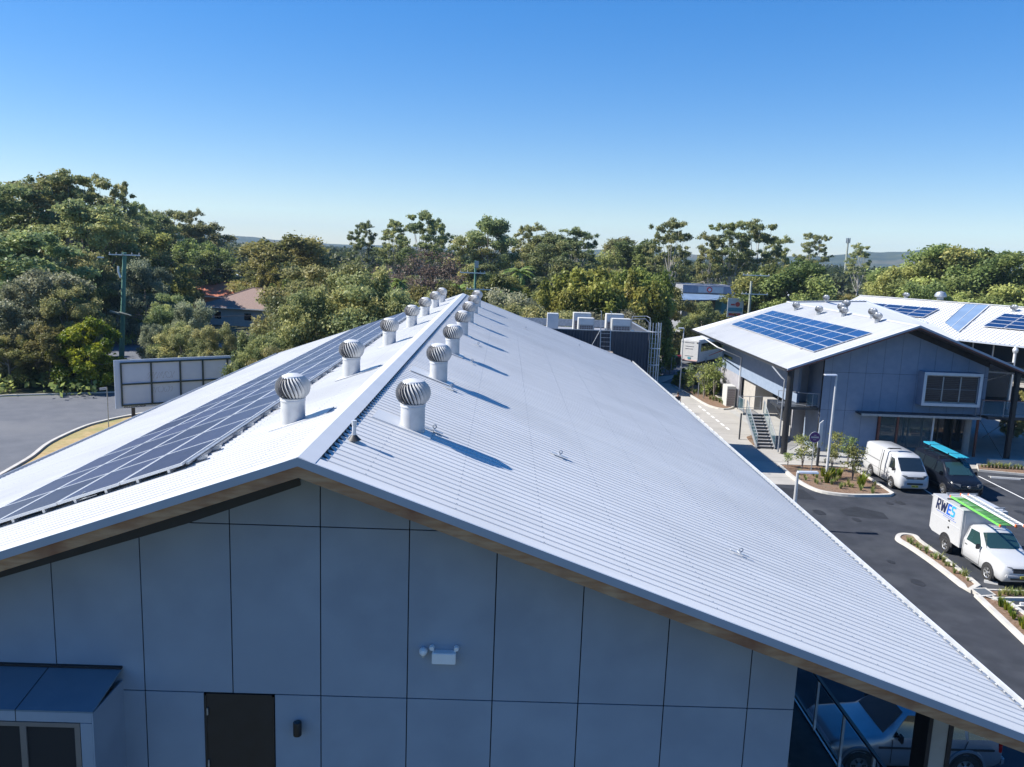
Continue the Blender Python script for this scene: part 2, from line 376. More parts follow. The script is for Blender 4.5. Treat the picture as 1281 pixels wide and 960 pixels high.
# lighter saw cuts / tyre-worn strips across the concrete drive
for i, (a, c) in enumerate([((845,497),(905,551)), ((874,508),(912,538))]):
    p, q = onz(*a), onz(*c); d = (q-p).normalized(); s = Vector((-d.y, d.x, 0))*.09
    L_ = (q-p).length; b = MB(); k = 0
    while k < L_:
        e = min(k+.9, L_); b.poly([p+d*k-s+Vector((0,0,.012)), p+d*e-s+Vector((0,0,.012)), p+d*e+s+Vector((0,0,.012)), p+d*k+s+Vector((0,0,.012))]); k += 1.5
    tag(b.build('painted_marking', 'line'), kind='structure')
b = MB()
for y in range(48, 84, 4): b.poly([(8,y,.0105),(19.5,y,.0105),(19.5,y+.03,.0105),(8,y+.03,.0105)])
for x in (12, 16): b.poly([(x,47.5,.0110),(x+.03,47.5,.0110),(x+.03,82,.0110),(x,82,.0110)])
tag(b.build('expansion_joint', 'asphalt'), kind='structure')
# left side road
rl = smooth_path(G((-60,628),(-20,607),(15,587),(40,572),(62,555),(100,537),(125,529),(162,521),(215,513),(300,508),(420,505)))
far = G((430,478),(300,482),(200,488),(150,492),(60,495),(0,497),(-80,505),(-260,520),(-400,640),(-300,760))
sheet('road', [p for p in rl]+[Vector((p.x, p.y, 0)) for p in far], .006, 'road')
kk = kerb('kerb', [p for p in rl], w=.28, h=.12); tag(kk, kind='structure')
sheet('dry_grass_verge', [Vector((p.x, p.y, 0)) for p in rl]+[Vector((-6,60)), Vector((-6,30)), Vector((-24,20)), Vector((-40,24))], .003, 'drygrass')
sheet('dry_grass_clearing', G((100,478),(118,440),(140,428),(200,432),(200,450),(190,485)), .003, 'drygrass')
tag(kerb('kerb', smooth_path(G((430,477),(300,481),(200,487),(150,491),(60,494),(0,496),(-80,504),(-260,519))), w=.25, h=.1), kind='structure')
# worn patches and lines in the car park
def stripe(a, c, w=.10, z=.012, name='parking_line', m='line'):
    p, q = onz(*a), onz(*c); d = (q-p).normalized(); s = Vector((-d.y, d.x, 0))*w/2; up = Vector((0,0,z))
    b = MB().poly([p-s+up, q-s+up, q+s+up, p+s+up]); o = b.build(name, m)
    if o.data.polygons[0].normal.z < 0: o.data.flip_normals()
    return tag(o, kind='structure')
for a, c in [((1140,602),(1175,625)), ((1196,606),(1238,630)), ((1224,596),(1300,634)), ((1236,596),(1310,601)), ((1268,716),(1300,722)),((1262,758),(1330,758))]: stripe(a, c)
M['patch'] = mat('asphalt_patch', (.022,.025,.031), (.030,.034,.041), spec=.15, scale=2, rough=.9, bump=.5, bscale=90)
M['stain'] = mat('oil_stain', (.012,.013,.016), (.018,.02,.024), scale=4, rough=.7)
M['patchl'] = mat('asphalt_worn', (.048,.052,.060), (.056,.060,.068), spec=.15, scale=2, rough=.9, bump=.5, bscale=90)
sheet('asphalt_patch', G((1050,638),(1070,634),(1105,642),(1112,650),(1080,648),(1058,645)), .009, 'patch')
sheet('asphalt_patch', G((968,609),(1005,613),(1022,626),(988,624)), .009, 'patch')
sheet('asphalt_patch', G((1190,640),(1240,630),(1330,640),(1330,662),(1250,650)), .009, 'patchl')
def bed(name, pts, z=.10, closedkerb=True, kw=.18):
    b = MB(); b.prism([(p.x, p.y) for p in pts], .002, z); o = b.build(name, 'mulch'); tag(o, kind='structure')
    if closedkerb:
        c = kerb('kerb', [p for p in pts]+[pts[0]], w=kw, h=.14); tag(c, kind='structure')
main_bed = smooth_path(G((974,583),(984,592),(995,601),(1010,610),(1029,617),(1060,621),(1090,621.5),(1112,621)), 4)+G((1116,619),(1096,606),(1074,592),(1060,587),(1020,584))
bed('garden_bed', main_bed, kw=.26)
isl = smooth_path(G((1223,735),(1190,708),(1165,690),(1150,679),(1144,673),(1133,671),(1125,672),(1124,677),(1140,687),(1170,708),(1212,741)), 4)
bed('garden_bed', isl, kw=.26)
bed('garden_bed', G((1226,741),(1310,744),(1340,752),(1245,751.5)), kw=.14)
bed('garden_bed', G((1222,747),(1243,753),(1262,757),(1300,785),(1340,830),(1330,850)), kw=.24)
bed('garden_bed', G((1224,590),(1222,583),(1330,592),(1330,600)), kw=.12)
bed('garden_bed', smooth_path(G((843,484),(866,497),(885,508),(905,513),(917,510),(905,503),(892,494),(870,480),(850,474)), 3), kw=.2)
bed('garden_bed', smooth_path(G((934,548),(941,556),(950,560),(965,560),(966,552),(960,547),(940,546)), 3), closedkerb=False)
sheet('drain_grate', G((1216,741),(1231,740.5),(1243,748),(1227,749)), .152, 'grate')
tag(MB().prism([(p.x, p.y) for p in G((1213,740),(1233,739.5),(1246,749),(1227,750.5))], .003, .148).build('drain_surround', 'kerb'), kind='structure')
for i, (a, c, L_) in enumerate([((1239,598),(1276,600.5), 'in the bay right of the dark van'), ((1231,728.5),(1248,731.5), 'in front of the white utility truck'), ((1276,757),(1300,759), 'at the right edge beyond the drain')]):
    p, q = onz(*a), onz(*c); b = MB(); d = (q-p).normalized(); s = Vector((-d.y, d.x, 0))*.08
    b.hexa([p-s, q-s, q+s, p+s, p-s*.6+Vector((0,0,.1)), q-s*.6+Vector((0,0,.1)), q+s*.6+Vector((0,0,.1)), p+s*.6+Vector((0,0,.1))])
    for v in b.v: v.z += .006
    tag(b.build('wheel_stop', 'whitewall'), 'low white concrete wheel stop '+L_, 'wheel stop', 'wheel stops in the car park')
pl = MB().box((33.6,52.9,0.0),(60,53.25,.42)); tag(pl.build('plinth_wall', 'kerb', bevel=.01), 'low concrete edge wall behind the grass strip right of the dark van', 'wall')
sheet('lawn', [(46,74),(62,74),(62,88),(50,88)], .02, 'lawn')

rnd = random.Random(21)
for i in range(16):      # oil drips and tyre scuffs in bays and aisle
    p_ = onz(*rnd.choice([(1150,640),(1085,690),(1120,740),(1180,800),(1205,640),(1245,640),(1255,612),(1060,655),(1135,610),(1218,612)])); p_ = p_+Vector((rnd.uniform(-1.5,1.5), rnd.uniform(-2,2), 0)); a = rnd.uniform(.12,.35)
    pts = [(p_.x+a*(1+.35*rnd.random())*math.cos(t*.524), p_.y+a*1.4*(1+.35*rnd.random())*math.sin(t*.524)) for t in range(12)]
    sheet('oil_stain', pts, .0135+.0004*i, 'stain')
# ------------------------------------------------------------------ main building
def clip(poly, f):
    out = []
    for i, p in enumerate(poly):
        q = poly[(i+1) % len(poly)]; a, c = f(p), f(q)
        if a >= 0: out.append(p)
        if (a >= 0) != (c >= 0): t = a/(a-c); out.append((p[0]+(q[0]-p[0])*t, p[1]+(q[1]-p[1])*t))
    return out
RX, RY0, RZ, SL = -2.43, 9.42, 10.70, .36
RY1 = 47.3; EXR, EXL = 7.65, -13.3
def roofz(x): return RZ-SL*abs(x-RX)
main = thing('gabled_building', 'large foreground building with blue grey panelled gable, timber fascia and long pale ribbed roof', 'building', (RX, 28, 0))
def rib_profile(y0, y1, pitch=.2, h=.015, foot=.016, top=.008, off=0.0):
    """list of (y, dz) along the ridge direction"""
    out = [(y0, 0)]; y = y0+off+pitch/2
    while y+foot < y1:
        out += [(y-foot, 0), (y-top, h), (y+top, h), (y+foot, 0)]; y += pitch
    out.append((y1, 0)); return out
def rib_roof(P0, P1, down, prof, k1=None):
    """ribbed sheet: ridge line P0->P1, 'down' vector to the eave; prof in metres along ridge"""
    P0, P1, down = Vector(P0), Vector(P1), Vector(down); d = (P1-P0).normalized(); n = d.cross(down).normalized()
    if n.z < 0: n = -n
    b = MB(); b.keepn = False
    for y, h in prof:
        a = P0+d*y+n*h; b.v += [a, a+down*(1 if k1 is None else 1)]
    m = len(prof)
    for i in range(m-1): b.f.append((2*i, 2*i+1, 2*i+3, 2*i+2))
    return b
Lr = RY1-RY0
pr = rib_profile(.30, Lr-.12)
pr = [(0.0, .035), (.26, .035), (.27, 0)]+pr[1:-1]+[(Lr-.2, 0), (Lr-.19, .035), (Lr, .035)]
rib_roof((RX, RY0, RZ), (RX, RY1, RZ), (EXR-RX, 0, -SL*(EXR-RX)), pr).build('roof', 'roof', main)
prL = [(y_, h_*1.2 if .27 < y_ < Lr-.2 else h_) for y_, h_ in pr]
rib_roof((RX, RY0, RZ), (RX, RY1, RZ), (EXL-RX, 0, -SL*(RX-EXL)), prL).build('roof', 'roof', main)
# sheet lap lines running along the roof
for X0 in ():
    b = MB(); z = roofz(X0)+.0345
    b.box((X0-.006, RY0+.3, z-.034), (X0+.006, RY1-.2, z-.0335+.004)); b.build('lap_seam', 'ridge', main)
for s_, ex in ((1, EXR), (-1, EXL)):
    b = MB(); x = .75
    while x < abs(ex-RX)-.2:
        X_ = RX+s_*x; yv = RY0+.30+.1
        while yv < RY0+26:
            z = roofz(X_)+(.0152 if s_ > 0 else .018); q_ = .011
            b.v += [Vector((X_-q_, yv-q_*.6, z)), Vector((X_+q_, yv-q_*.6, z)), Vector((X_+q_, yv+q_*.6, z)), Vector((X_-q_, yv+q_*.6, z)), Vector((X_, yv, z+.009))]
            n0 = len(b.v)-5; b.f += [(n0, n0+1, n0+4), (n0+1, n0+2, n0+4), (n0+2, n0+3, n0+4), (n0+3, n0, n0+4)]; yv += .2
        x += 1.15
    o_ = b.build('screw_rows', 'galv', main); o_['kind'] = 'stuff'
# ridge cap
cw = .20; b = MB()
zc = .050
for s in (-1, 1):
    X1 = RX+s*cw*(1.0 if s > 0 else 1.25)
    q = [Vector((RX, RY0-.004, RZ+zc)), Vector((RX, RY1+.004, RZ+zc)), Vector((X1, RY1+.004, roofz(X1)+zc-.006)), Vector((X1, RY0+.22, roofz(X1)+zc-.006)), ]
    q[3].y = RY0-.004
    b.poly(q); b.poly([q[3], q[2], q[2]-Vector((0,0,.014)), q[3]-Vector((0,0,.014))])
b.build('ridge_cap', 'ridge', main)
# dark open rib ends under the cap on the right side
b = MB(); y = RY0+.27+.1
while y < RY1-.4:
    X1 = RX+cw; z = roofz(X1)
    b.poly([(X1+.001, y+.035, z+.004), (X1+.001, y+.165, z+.004), (X1+.001, y+.165, z+.042), (X1+.001, y+.035, z+.042)])
    b.poly([(X1+.002, y+.035, z+.006), (X1+.002, y+.165, z+.006), (X1+.055, y+.12, roofz(X1+.055)+.006), (X1+.055, y+.08, roofz(X1+.055)+.006)])
    y += .2
b.build('rib_closure', 'joint', main)
def rake_strip(y0, y1, za, zb, m, name, x0=EXL, x1=EXR):
    for xs in ((x0, RX), (RX, x1)):
        b = MB(); a, c = xs
        b.hexa([(a,y0,roofz(a)+zb),(c,y0,roofz(c)+zb),(c,y1,roofz(c)+zb),(a,y1,roofz(a)+zb),(a,y0,roofz(a)+za),(c,y0,roofz(c)+za),(c,y1,roofz(c)+za),(a,y1,roofz(a)+za)])
        b.build(name, m, main)
rake_strip(RY0-.02, RY0+.012, .045, -.065, 'flash', 'barge_flashing')
rake_strip(RY0+.004, RY0+.055, -.067, -.215, 'timber', 'fascia_board')
rake_strip(RY0+.056, 10.42, -.10, -.16, 'timber', 'soffit', EXL+.05, EXR-.05)
rake_strip(RY1-.012, RY1+.02, .045, -.2, 'flash', 'barge_flashing')
# gutters
def gutter(x, s, y0, y1, z, parent, m='gutter', w=.15, name='gutter'):
    b = MB(); prof = [(0, -.02), (0, -.13), (w*.25, -.16), (w*.8, -.16), (w, -.10), (w, .0), (w+.015, .005), (w+.015, -.10), (w*.8, -.175), (w*.2, -.175), (-.012, -.14), (-.012, -.02)]
    b.extr([(x+s*p, y0, z+q) for p, q in prof], (0, y1-y0, 0)); return b.build(name, m, parent)
gutter(EXR-.02, 1, RY0, RY1, roofz(EXR)+.02, main)
gutter(EXL+.02, -1, RY0, RY1, roofz(EXL)+.02, main, m='flash')
# bright drips / sheet ends over the right gutter
b = MB(); y = RY0+.35; k = 0; ze = roofz(EXR)+.012
while y < RY1-.3:
    xo = EXR+(.055 if k % 4 < 2 else .02); b.v += [Vector((EXR-.02, y, ze+.008)), Vector((xo, y, ze-.01))]; k += 1
    y += .1 if k % 2 else .004
for i in range(k-1): b.f.append((2*i, 2*i+2, 2*i+3, 2*i+1))
b.build('sheet_end', 'galv', main)
# solid walls behind the cladding
WY = 10.4; WXR = 4.296; WXL = -12.6
def wall_poly(x0, x1, y0, y1, z0, name, m, parent, top=-.17):
    xs = [x0]+([RX] if x0 < RX < x1 else [])+[x1]
    pts = [(x0,y0,z0), (x1,y0,z0)]+[(x, y0, roofz(x)+top) for x in reversed(xs)]
    b = MB(); b.extr(pts, (0, y1-y0, 0)); return b.build(name, m, parent)
wall_poly(WXL, WXR, WY+.02, 46.4, 0, 'wall', 'joint', main)
wall_poly(WXR+.001, 7.38, 19.0, 46.3, 0, 'wall', 'clad', main)
# cladding panels of the gable
jx = [-13.3+.9, -10.93, -9.71, -8.49, -7.275, -6.059, -4.845, -3.617, -2.387, -1.177, .024, 1.238, 2.451, 3.642, WXR+.002]
jx[0] = WXL
jz = [0, 2.1, 4.55, 7.03, 9.515, 11]
b = MB(); gp = .008
zbay = 7.37
M['rakeband'] = mat('rake_band_dark', (.035,.042,.055), (.045,.052,.068), rough=.7)
for i in range(len(jx)-1):
    for j in range(len(jz)-1):
        x0, x1 = jx[i]+gp, jx[i+1]-(gp if i < len(jx)-2 else 0); z0, z1 = jz[j]+gp, jz[j+1]-gp
        if i >= len(jx)-2: x1 = jx[i+1]
        P = [(x0,z0),(x1,z0),(x1,z1),(x0,z1)]
        P = clip(P, lambda p: (RZ-SL*(p[0]-RX)-.18)-p[1]); P = clip(P, lambda p: (RZ+SL*(p[0]-RX)-.18)-p[1]) if P else P
        subs = [P]
        if P and z1 <= 7.03 and x0 < -3.04 and x1 > -4.02 and z0 > 2:     # door opening
            subs = [clip(P, lambda p: -4.02-.01-p[0]), clip(P, lambda p: p[0]-(-3.04+.01))]
        for Q in subs:
            if len(Q) > 2: b.extr([(p[0], WY, p[1]) for p in Q], (0, .018, 0))
b.build('cladding', 'clad', main)
b = MB()  # dark strip along the wall top under the left rake, tapering towards the apex
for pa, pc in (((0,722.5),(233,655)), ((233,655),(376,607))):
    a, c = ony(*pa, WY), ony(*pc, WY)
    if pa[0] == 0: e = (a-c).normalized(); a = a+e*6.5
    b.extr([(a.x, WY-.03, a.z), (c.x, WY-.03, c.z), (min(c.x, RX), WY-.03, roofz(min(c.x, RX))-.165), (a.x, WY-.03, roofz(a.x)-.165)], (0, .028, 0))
b.build('dark_rake_band', M['rakeband'], main)
# door
b = MB().box((-4.01, WY-.004, 4.7), (-3.05, WY+.015, 6.995)); d = b.build('door', 'darkdoor', main)
b = MB().box((-4.018, WY-.012, 4.7), (-3.99, WY+.01, 7.02)).box((-3.07, WY-.012, 4.7), (-3.042, WY+.01, 7.02)).box((-4.018, WY-.012, 6.99), (-3.042, WY+.01, 7.02)); b.build('door_frame', 'black', d)
b = MB().box((-3.985, WY-.03, 6.70), (-3.965, WY-.013, 6.80)).box((-3.985, WY-.03, 5.9), (-3.965, WY-.013, 6.0)); b.build('hinge', 'galv', d)
# projecting window bay, lower left
P = onx(116, 891, -5.15); BY = P.y; BZ = P.z
bay = MB()
bx0, bx1 = -8.6, -5.15
bay.hexa([(bx0,BY,BZ-.02),(bx1,BY,BZ-.02),(bx1,WY-.001,zbay-.03),(bx0,WY-.001,zbay-.03),(bx0,BY,BZ),(bx1,BY,BZ),(bx1,WY-.001,zbay),(bx0,WY-.001,zbay)])
bw = MB()
bo = bay.build('bay_roof', M['bayroof'] if 'bayroof' in M else mat('bay_roof_panel', (.12,.19,.25), (.14,.21,.27), scale=3, rough=.5), main)
zt = BZ-.022
b = MB()
b.box((bx1-.02, BY, 4.6), (bx1, WY, zt))                      # side cheek
b.box((bx0, BY, zt-.135), (bx1-.022, BY+.02, zt))             # head panel
b.box((bx1-.17, BY, 4.6), (bx1-.022, BY+.02, zt-.145))        # jamb panel
b.build('bay_cladding', 'clad', main)
MB().box((bx0, BY+.021, 4.6), (bx1-.021, BY+.03, zt)).build('bay_backing', 'joint', main)
MB().box((-6.13, (BY), BZ+.0), (-6.115, WY, zbay+.02)).build  # (joint kept as geometry below)
b = MB(); b.hexa([(-6.155,BY-.001,BZ-.16),(-6.145,BY-.001,BZ-.16),(-6.145,WY,zbay-.01),(-6.155,WY,zbay-.01),(-6.155,BY-.001,BZ+.004),(-6.145,BY-.001,BZ+.004),(-6.145,WY,zbay+.004),(-6.155,WY,zbay+.004)])
b.build('panel_joint', 'joint', main)
MB().box((bx0, WY-.05, zbay-.005), (bx1+.004, WY-.0005, zbay+.028)).build('bay_flashing', 'black', main)
win = MB()
wx1 = bx1-.18; wz1 = zt-.15
M['winframe'] = mat('window_frame_bronze', (.17,.155,.15), (.20,.18,.17), rough=.5)
for (a, c) in (((-8.5, wz1-.06), (wx1, wz1)), ((wx1-.07, 4.6), (wx1, wz1-.06)), ((-6.11, 4.6), (-6.03, wz1-.06)), ((-7.2, 4.6), (-7.13, wz1-.06))):
    win.box((a[0], BY+.001, a[1]), (c[0], BY+.06, c[1]))
wo = win.build('window', 'winframe', main)
MB().box((-8.5, BY+.045, 4.6), (wx1-.07, BY+.055, wz1-.06)).build('pane', 'glass', wo)
# balcony, column and brace on the right of the gable
rt = onx(1110, 960, 6.9); 
M['deckm'] = M['deck']
MB().box((WXR+.001, WY, 2.75), (7.36, 18.98, 2.92)).build('balcony_floor', 'deck', main)
MB().box((WXR+.001, WY+.0, 2.921), (WXR+.03, 18.98, 6.2)).build('recess_wall', 'darksteel', main)
bal = MB()
px1 = 7.29
bal.bar((px1, WY+.1, 4.17), (px1, 18.9, 4.17), .07, .05)
bo = bal.build('balustrade', 'black', main)
b = MB()
y = WY+.6
while y < 18.9:
    b.bar((px1, y, 2.92), (px1, y, 4.14), .05); y += 1.35
b.bar((px1, WY+.6, 2.95), (px1, 18.8, 2.95), .03); b.build('post', 'white', bo)
MB().box((px1-.006, WY+.15, 3.22), (px1+.006, 18.85, 4.08)).build('glass_panel', 'glass_clear', bo)
MB().bar((7.40, WY, 2.84), (7.40, 18.98, 2.84), .05, .2).build('deck_edge', 'darksteel', main)
c0 = ony(1165, 930, 11.2)
MB().box((c0.x-.14, 11.0, 0), (c0.x+.11, 11.35, roofz(c0.x)-.17)).build('column', 'tan', main)
b = MB().box((c0.x-.205, 10.98, 0), (c0.x-.142, 11.37, roofz(c0.x)-.17)).box((c0.x+.112, 10.98, 0), (c0.x+.18, 11.37, roofz(c0.x)-.17)); b.build('column_channel', 'black', main)
MB().box((4.36, 10.95, 4.9), (4.40, 11.0, 5.5)).build('wall_bracket', 'galv', main)
# roof vents ------------------------------------------------------
def make_vent(name, label, cat, group, mt='vent', r=.2, h=.41, R=.285, flash=True, slope=.36, side=1):
    t = thing(name, label, cat, (0,0,0), 0, group)
    b = MB(); b.lathe([(r,-.25),(r,h-.03),(r*1.04,h-.03),(r*1.04,h),(r*1.0,h+.01)], 28); b.lathe([(r*1.03,-.02),(r*1.03,.0)], 28); b.build('throat', mt, t, smooth=True, world=False)
    if flash:
        f = MB(); s = -slope*side
        f.hexa([(q_[0],q_[1],q_[2]+q_[0]*s) for q_ in ((-.62,-.30,.012),(.32,-.30,.012),(.32,.30,.012),(-.62,.30,.012),(-.62,-.30,.026),(.32,-.30,.026),(.32,.30,.026),(-.62,.30,.026))])
        f.build('flashing', 'ridge', t, smooth=True, world=False)
    nv_ = 34
    hd = MB(); prof = []
    zc_ = h+R*.70
    for k in range(9):
        a = -PI*.32+PI*.82*k/8; prof.append((R*.88*math.cos(a), zc_+R*.72*math.sin(a)))
    hd.lathe(prof, 24); ho = hd.build('head', mt if not flash else M['venthub'], t, smooth=True, world=False)
    vn = MB(); nv = 26; K = 10
    for i in range(nv):
        a0 = 2*PI*i/nv
        for k in range(K+1):
            u = k/K; lat = -PI*.33+PI*.76*u; tw = a0-.75*u**1.3
            rr = R*math.cos(lat)**.82+.006; z = zc_+R*.78*math.sin(lat)
            wd = .68*(1-.2*u)*2*PI/nv
            for s_, dr in ((-.5, -.035*R/.29), (.5, 0)):
                t_ = tw+wd*s_; q = rr+dr
                vn.v.append(Vector((q*math.cos(t_), q*math.sin(t_), z)))
        i0 = len(vn.v)-2*(K+1)
        for k in range(K): a = i0+2*k; vn.f.append((a, a+1, a+3, a+2))
    vo = vn.build('vane', mt, ho, smooth=True, world=False, angle=80)
    tp = MB().lathe([(R*.66, zc_+R*.56),(R*.60, zc_+R*.68),(R*.35, zc_+R*.78),(.0001, zc_+R*.81)], 24); tp.build('cap', mt, ho, smooth=True, world=False)
    bt = MB().lathe([(R*.72, zc_-R*.70),(R*.74, zc_-R*.62),(R*.55, zc_-R*.58)], 24); bt.build('collar', mt, ho, smooth=True, world=False)
    return t
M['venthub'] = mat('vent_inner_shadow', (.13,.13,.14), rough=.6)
v0 = make_vent('roof_vent', '', 'roof vent', 'spinning roof vents along the ridge of the long roof')
ORD = ['nearest', 'second', 'third', 'fourth', 'fifth', 'sixth', 'farthest']
vps = []
for i, p in enumerate([(517,537),(548,475),(566,442),(579,418.5),(586,402.5),(592,391),(596,383)]):
    vps.append((onp(*p, (RX, RY0, RZ), (SL,0,1)), -1.44, 'right', i))
for i, p in enumerate([(370,528),(440,470),(480.5,434),(506.5,412),(525,398),(538.5,387.5),(551,379.5)]):
    vps.append((onp(*p, (RX, RY0, RZ), (-SL,0,1)), -3.47, 'left', i))
v0L = None
for q, X, side, i in vps:
    lab = f'{ORD[i]} silver turbine roof vent in the row {side} of the ridge of the long roof'
    if side == 'right': o = v0 if i == 0 else copy_tree(v0)
    else:
        if v0L is None:
            v0L = copy_tree(v0); o = v0L
            for ch in o.children:
                if ch.name.startswith('flashing'):
                    ch.data = ch.data.copy()
                    for v in ch.data.vertices: v.co.x *= -1
                    ch.data.flip_normals()
        else: o = copy_tree(v0L)
    place(o, (X, q.y, roofz(X)+.0), .3*i, label=lab)
    if side or True:
        o.rotation_euler = (0,0,0)
        for ch in o.children:
            if ch.name.startswith('head'): ch.rotation_euler = (0,0,.37*i)
# roof anchors
def anchor_mesh():
    t = thing('roof_anchor', '', 'roof anchor', (0,0,0), 0, 'fall arrest anchors on the long roof')
    MB().box((-.16,-.02,.035),(.16,.02,.045)).box((-.03,-.06,.045),(.03,.06,.055)).build('base_plate', 'alu', t, world=False)
    b = MB(); b.tube([(0,0,.05),(0,0,.075)], .014, 8); b.tube([(.028*math.cos(a)*1, 0, .095+.028*math.sin(a)) for a in [k*PI/6 for k in range(13)]], .009, 6); b.build('ring', 'galv', t, world=False)
    return t
a0 = anchor_mesh()
aps = [((563,488),'beside the second vent right of the ridge'),((699,572),'alone in the middle of the right slope'),((924,695),'low on the right slope near the front gable'),((589,455),'beside the third vent right of the ridge'),((597,433),'beside the fourth vent right of the ridge'),((541,541),'beside the nearest vent right of the ridge'),((657,412),'far up the right slope in front of the plant room'),((724,434),'at the far right slope below the steps')]
for i, (p, t_) in enumerate(aps):
    o = a0 if i == 0 else copy_tree(a0); q = onp(*p, (RX, RY0, RZ), (SL,0,1)); o.location = q; o.rotation_euler = (0, math.atan(SL), 0)
    o.scale = (1.1,1.1,1.1); o['label'] = 'small metal roof anchor '+t_
o = copy_tree(a0); q = onp(110, 626, (RX, RY0, RZ), (-SL,0,1)); o.location = q; o.rotation_euler = (0, -math.atan(SL), 0); o['label'] = 'small metal roof anchor in front of the dark solar array'
def vent_pipe(p, side, h, label):
    q = onp(*p, (RX, RY0, RZ), (side*SL,0,1)); t = thing('vent_pipe', label, 'pipe', q)
    MB().tube([(0,0,-.05),(0,0,h*.8),(0,0,h*.8),(0,0,h)], [.028,.028,.036,.036], 14).build('pipe', 'alu', t, smooth=True, world=False)
    MB().lathe([(.10,.02-.0),(.07,.05),(.035,.09)], 18).build('boot', 'plastic', t, smooth=True, world=False)
vent_pipe((443,552), 1, .30, 'slim upright vent pipe beside the ridge near the front gable')
vent_pipe((558,372), -1, .45, 'small pale pipe at the far left end of the ridge')
# solar array --------------------------------------------------------
def make_panel(label, group, cells, w=1.65, d=.99, world=False):
    t = thing('solar_panel', label, 'solar panel', (0,0,0), 0, group)
    fw = .03
    b = MB().box((-d/2,-w/2,0),(d/2,-w/2+fw,.04)).box((-d/2,w/2-fw,0),(d/2,w/2,.04)).box((-d/2,-w/2+fw,0),(-d/2+fw,w/2-fw,.04)).box((d/2-fw,-w/2+fw,0),(d/2,w/2-fw,.04))
    b.box((-.27,-w/2+.03,-.055),(-.23,w/2-.03,-.001)).box((.23,-w/2+.03,-.055),(.27,w/2-.03,-.001))
    b.build('frame', 'alu', t, world=False)
    c = MB().poly([(-d/2+fw,-w/2+fw,.034),(d/2-fw,-w/2+fw,.034),(d/2-fw,w/2-fw,.034),(-d/2+fw,w/2-fw,.034)])
    o = c.build('cells', cells, t, world=False); uv = o.data.uv_layers.new(name='UVMap')
    for li, l in enumerate(o.data.loops):
        v = o.data.vertices[l.vertex_index].co; uv.data[li].uv = ((v.y+w/2)/w, (v.x+d/2)/d)
    if o.data.polygons[0].normal.z < 0: o.data.flip_normals()
    return t
p0 = make_panel('dark solar panel in the long array on the left slope of the ridge', 'dark solar panels on the left slope', 'pv_dark')
cosr = math.cos(math.atan(SL)); yy = 11.62; first = True
for cidx in range(20):
    for r_ in range(4):
        xm = -4.72-(.99*.5+r_*1.012)*cosr
        o = p0 if first else copy_tree(p0); first = False
        o.location = (xm, yy+.825, roofz(xm)+.085); o.rotation_euler = (0, -math.atan(SL), 0)
    yy += 1.672+(.07 if cidx % 3 == 2 else 0)
# clamps / feet along the upper edge
ft = thing('cable_tray', 'bright metal cable tray along the top edge of the dark solar array', 'cable tray', (-4.62, 28, roofz(-4.62)))
b = MB(); b.bar((-4.68, 11.7, roofz(-4.68)+.085), (-4.68, 45.2, roofz(-4.68)+.085), .04, .035); b.build('tray', 'galv', ft)
b = MB(); y = 12.0; k = 0; zq = roofz(-4.6)+.035
while y < 45:
    for yy_, xo in ((y-.05, -4.62), (y-.049, -4.50), (y+.05, -4.50), (y+.051, -4.62)): b.v += [Vector((-4.64, yy_, zq)), Vector((xo, yy_, roofz(xo)+.035)), Vector((xo, yy_, roofz(xo)+.08))]
    y += (.62, 1.05)[k % 2]; k += 1
for i in range(len(b.v)//3-1):
    a_ = 3*i; b.f += [(a_, a_+3, a_+4, a_+1), (a_+1, a_+4, a_+5, a_+2), (a_+2, a_+5, a_+3, a_)]
b.build('bracket', 'galv', ft)
# wall fittings on the gable -----------------------------------------
q = ony(556, 815, WY)
t = thing('emergency_light', 'white boxy twin spot emergency light on the blue grey gable', 'light', (q.x, WY, q.z-.10))
MB().box((-.165,-.13,-.03),(.165,-.001,.13)).build('housing', 'fitting', t, bevel=.008, world=False)
for s in (-1, 1):
    b = MB().tube([(s*.15,-.06,.13),(s*.16,-.06,.17)], .012, 8); b.lathe([(.028,-.035),(.035,-.02),(.035,.03),(.02,.04)], 14, (s*.17,-.08,.19), 'y'); b.build('spot_lamp', 'fitting', t, smooth=True, world=False)
q = ony(530, 813, WY); t = thing('motion_sensor', 'small round white motion sensor left of the emergency light', 'sensor', (q.x, WY, q.z))
MB().lathe([(.0001,-.12),(.035,-.11),(.055,-.075),(.06,-.04),(.045,-.001)], 18, (0,0,0), 'y').build('dome', 'fitting', t, smooth=True, world=False)
MB().lathe([(.0001,-.09),(.02,-.085),(.022,-.06),(.015,-.04)], 12, (0,-.0,-.055), 'y').build('eye', 'cream', t, smooth=True, world=False)
q = ony(374, 899, WY); t = thing('wall_light', 'black cylinder wall light right of the dark gable door', 'light', (q.x, WY, q.z-.1))
MB().lathe([(.055,-.10),(.058,-.09),(.058,.09),(.055,.10)], 20, (0,-.09,0)).build('body', 'black', t, smooth=True, world=False)
MB().lathe([(.0001,.101),(.045,.1015)], 16, (0,-.09,0)).build('lens', 'glass_clear', t, world=False)
MB().box((-.03,-.05,-.04),(.03,-.001,.04)).build('bracket', 'black', t, world=False)
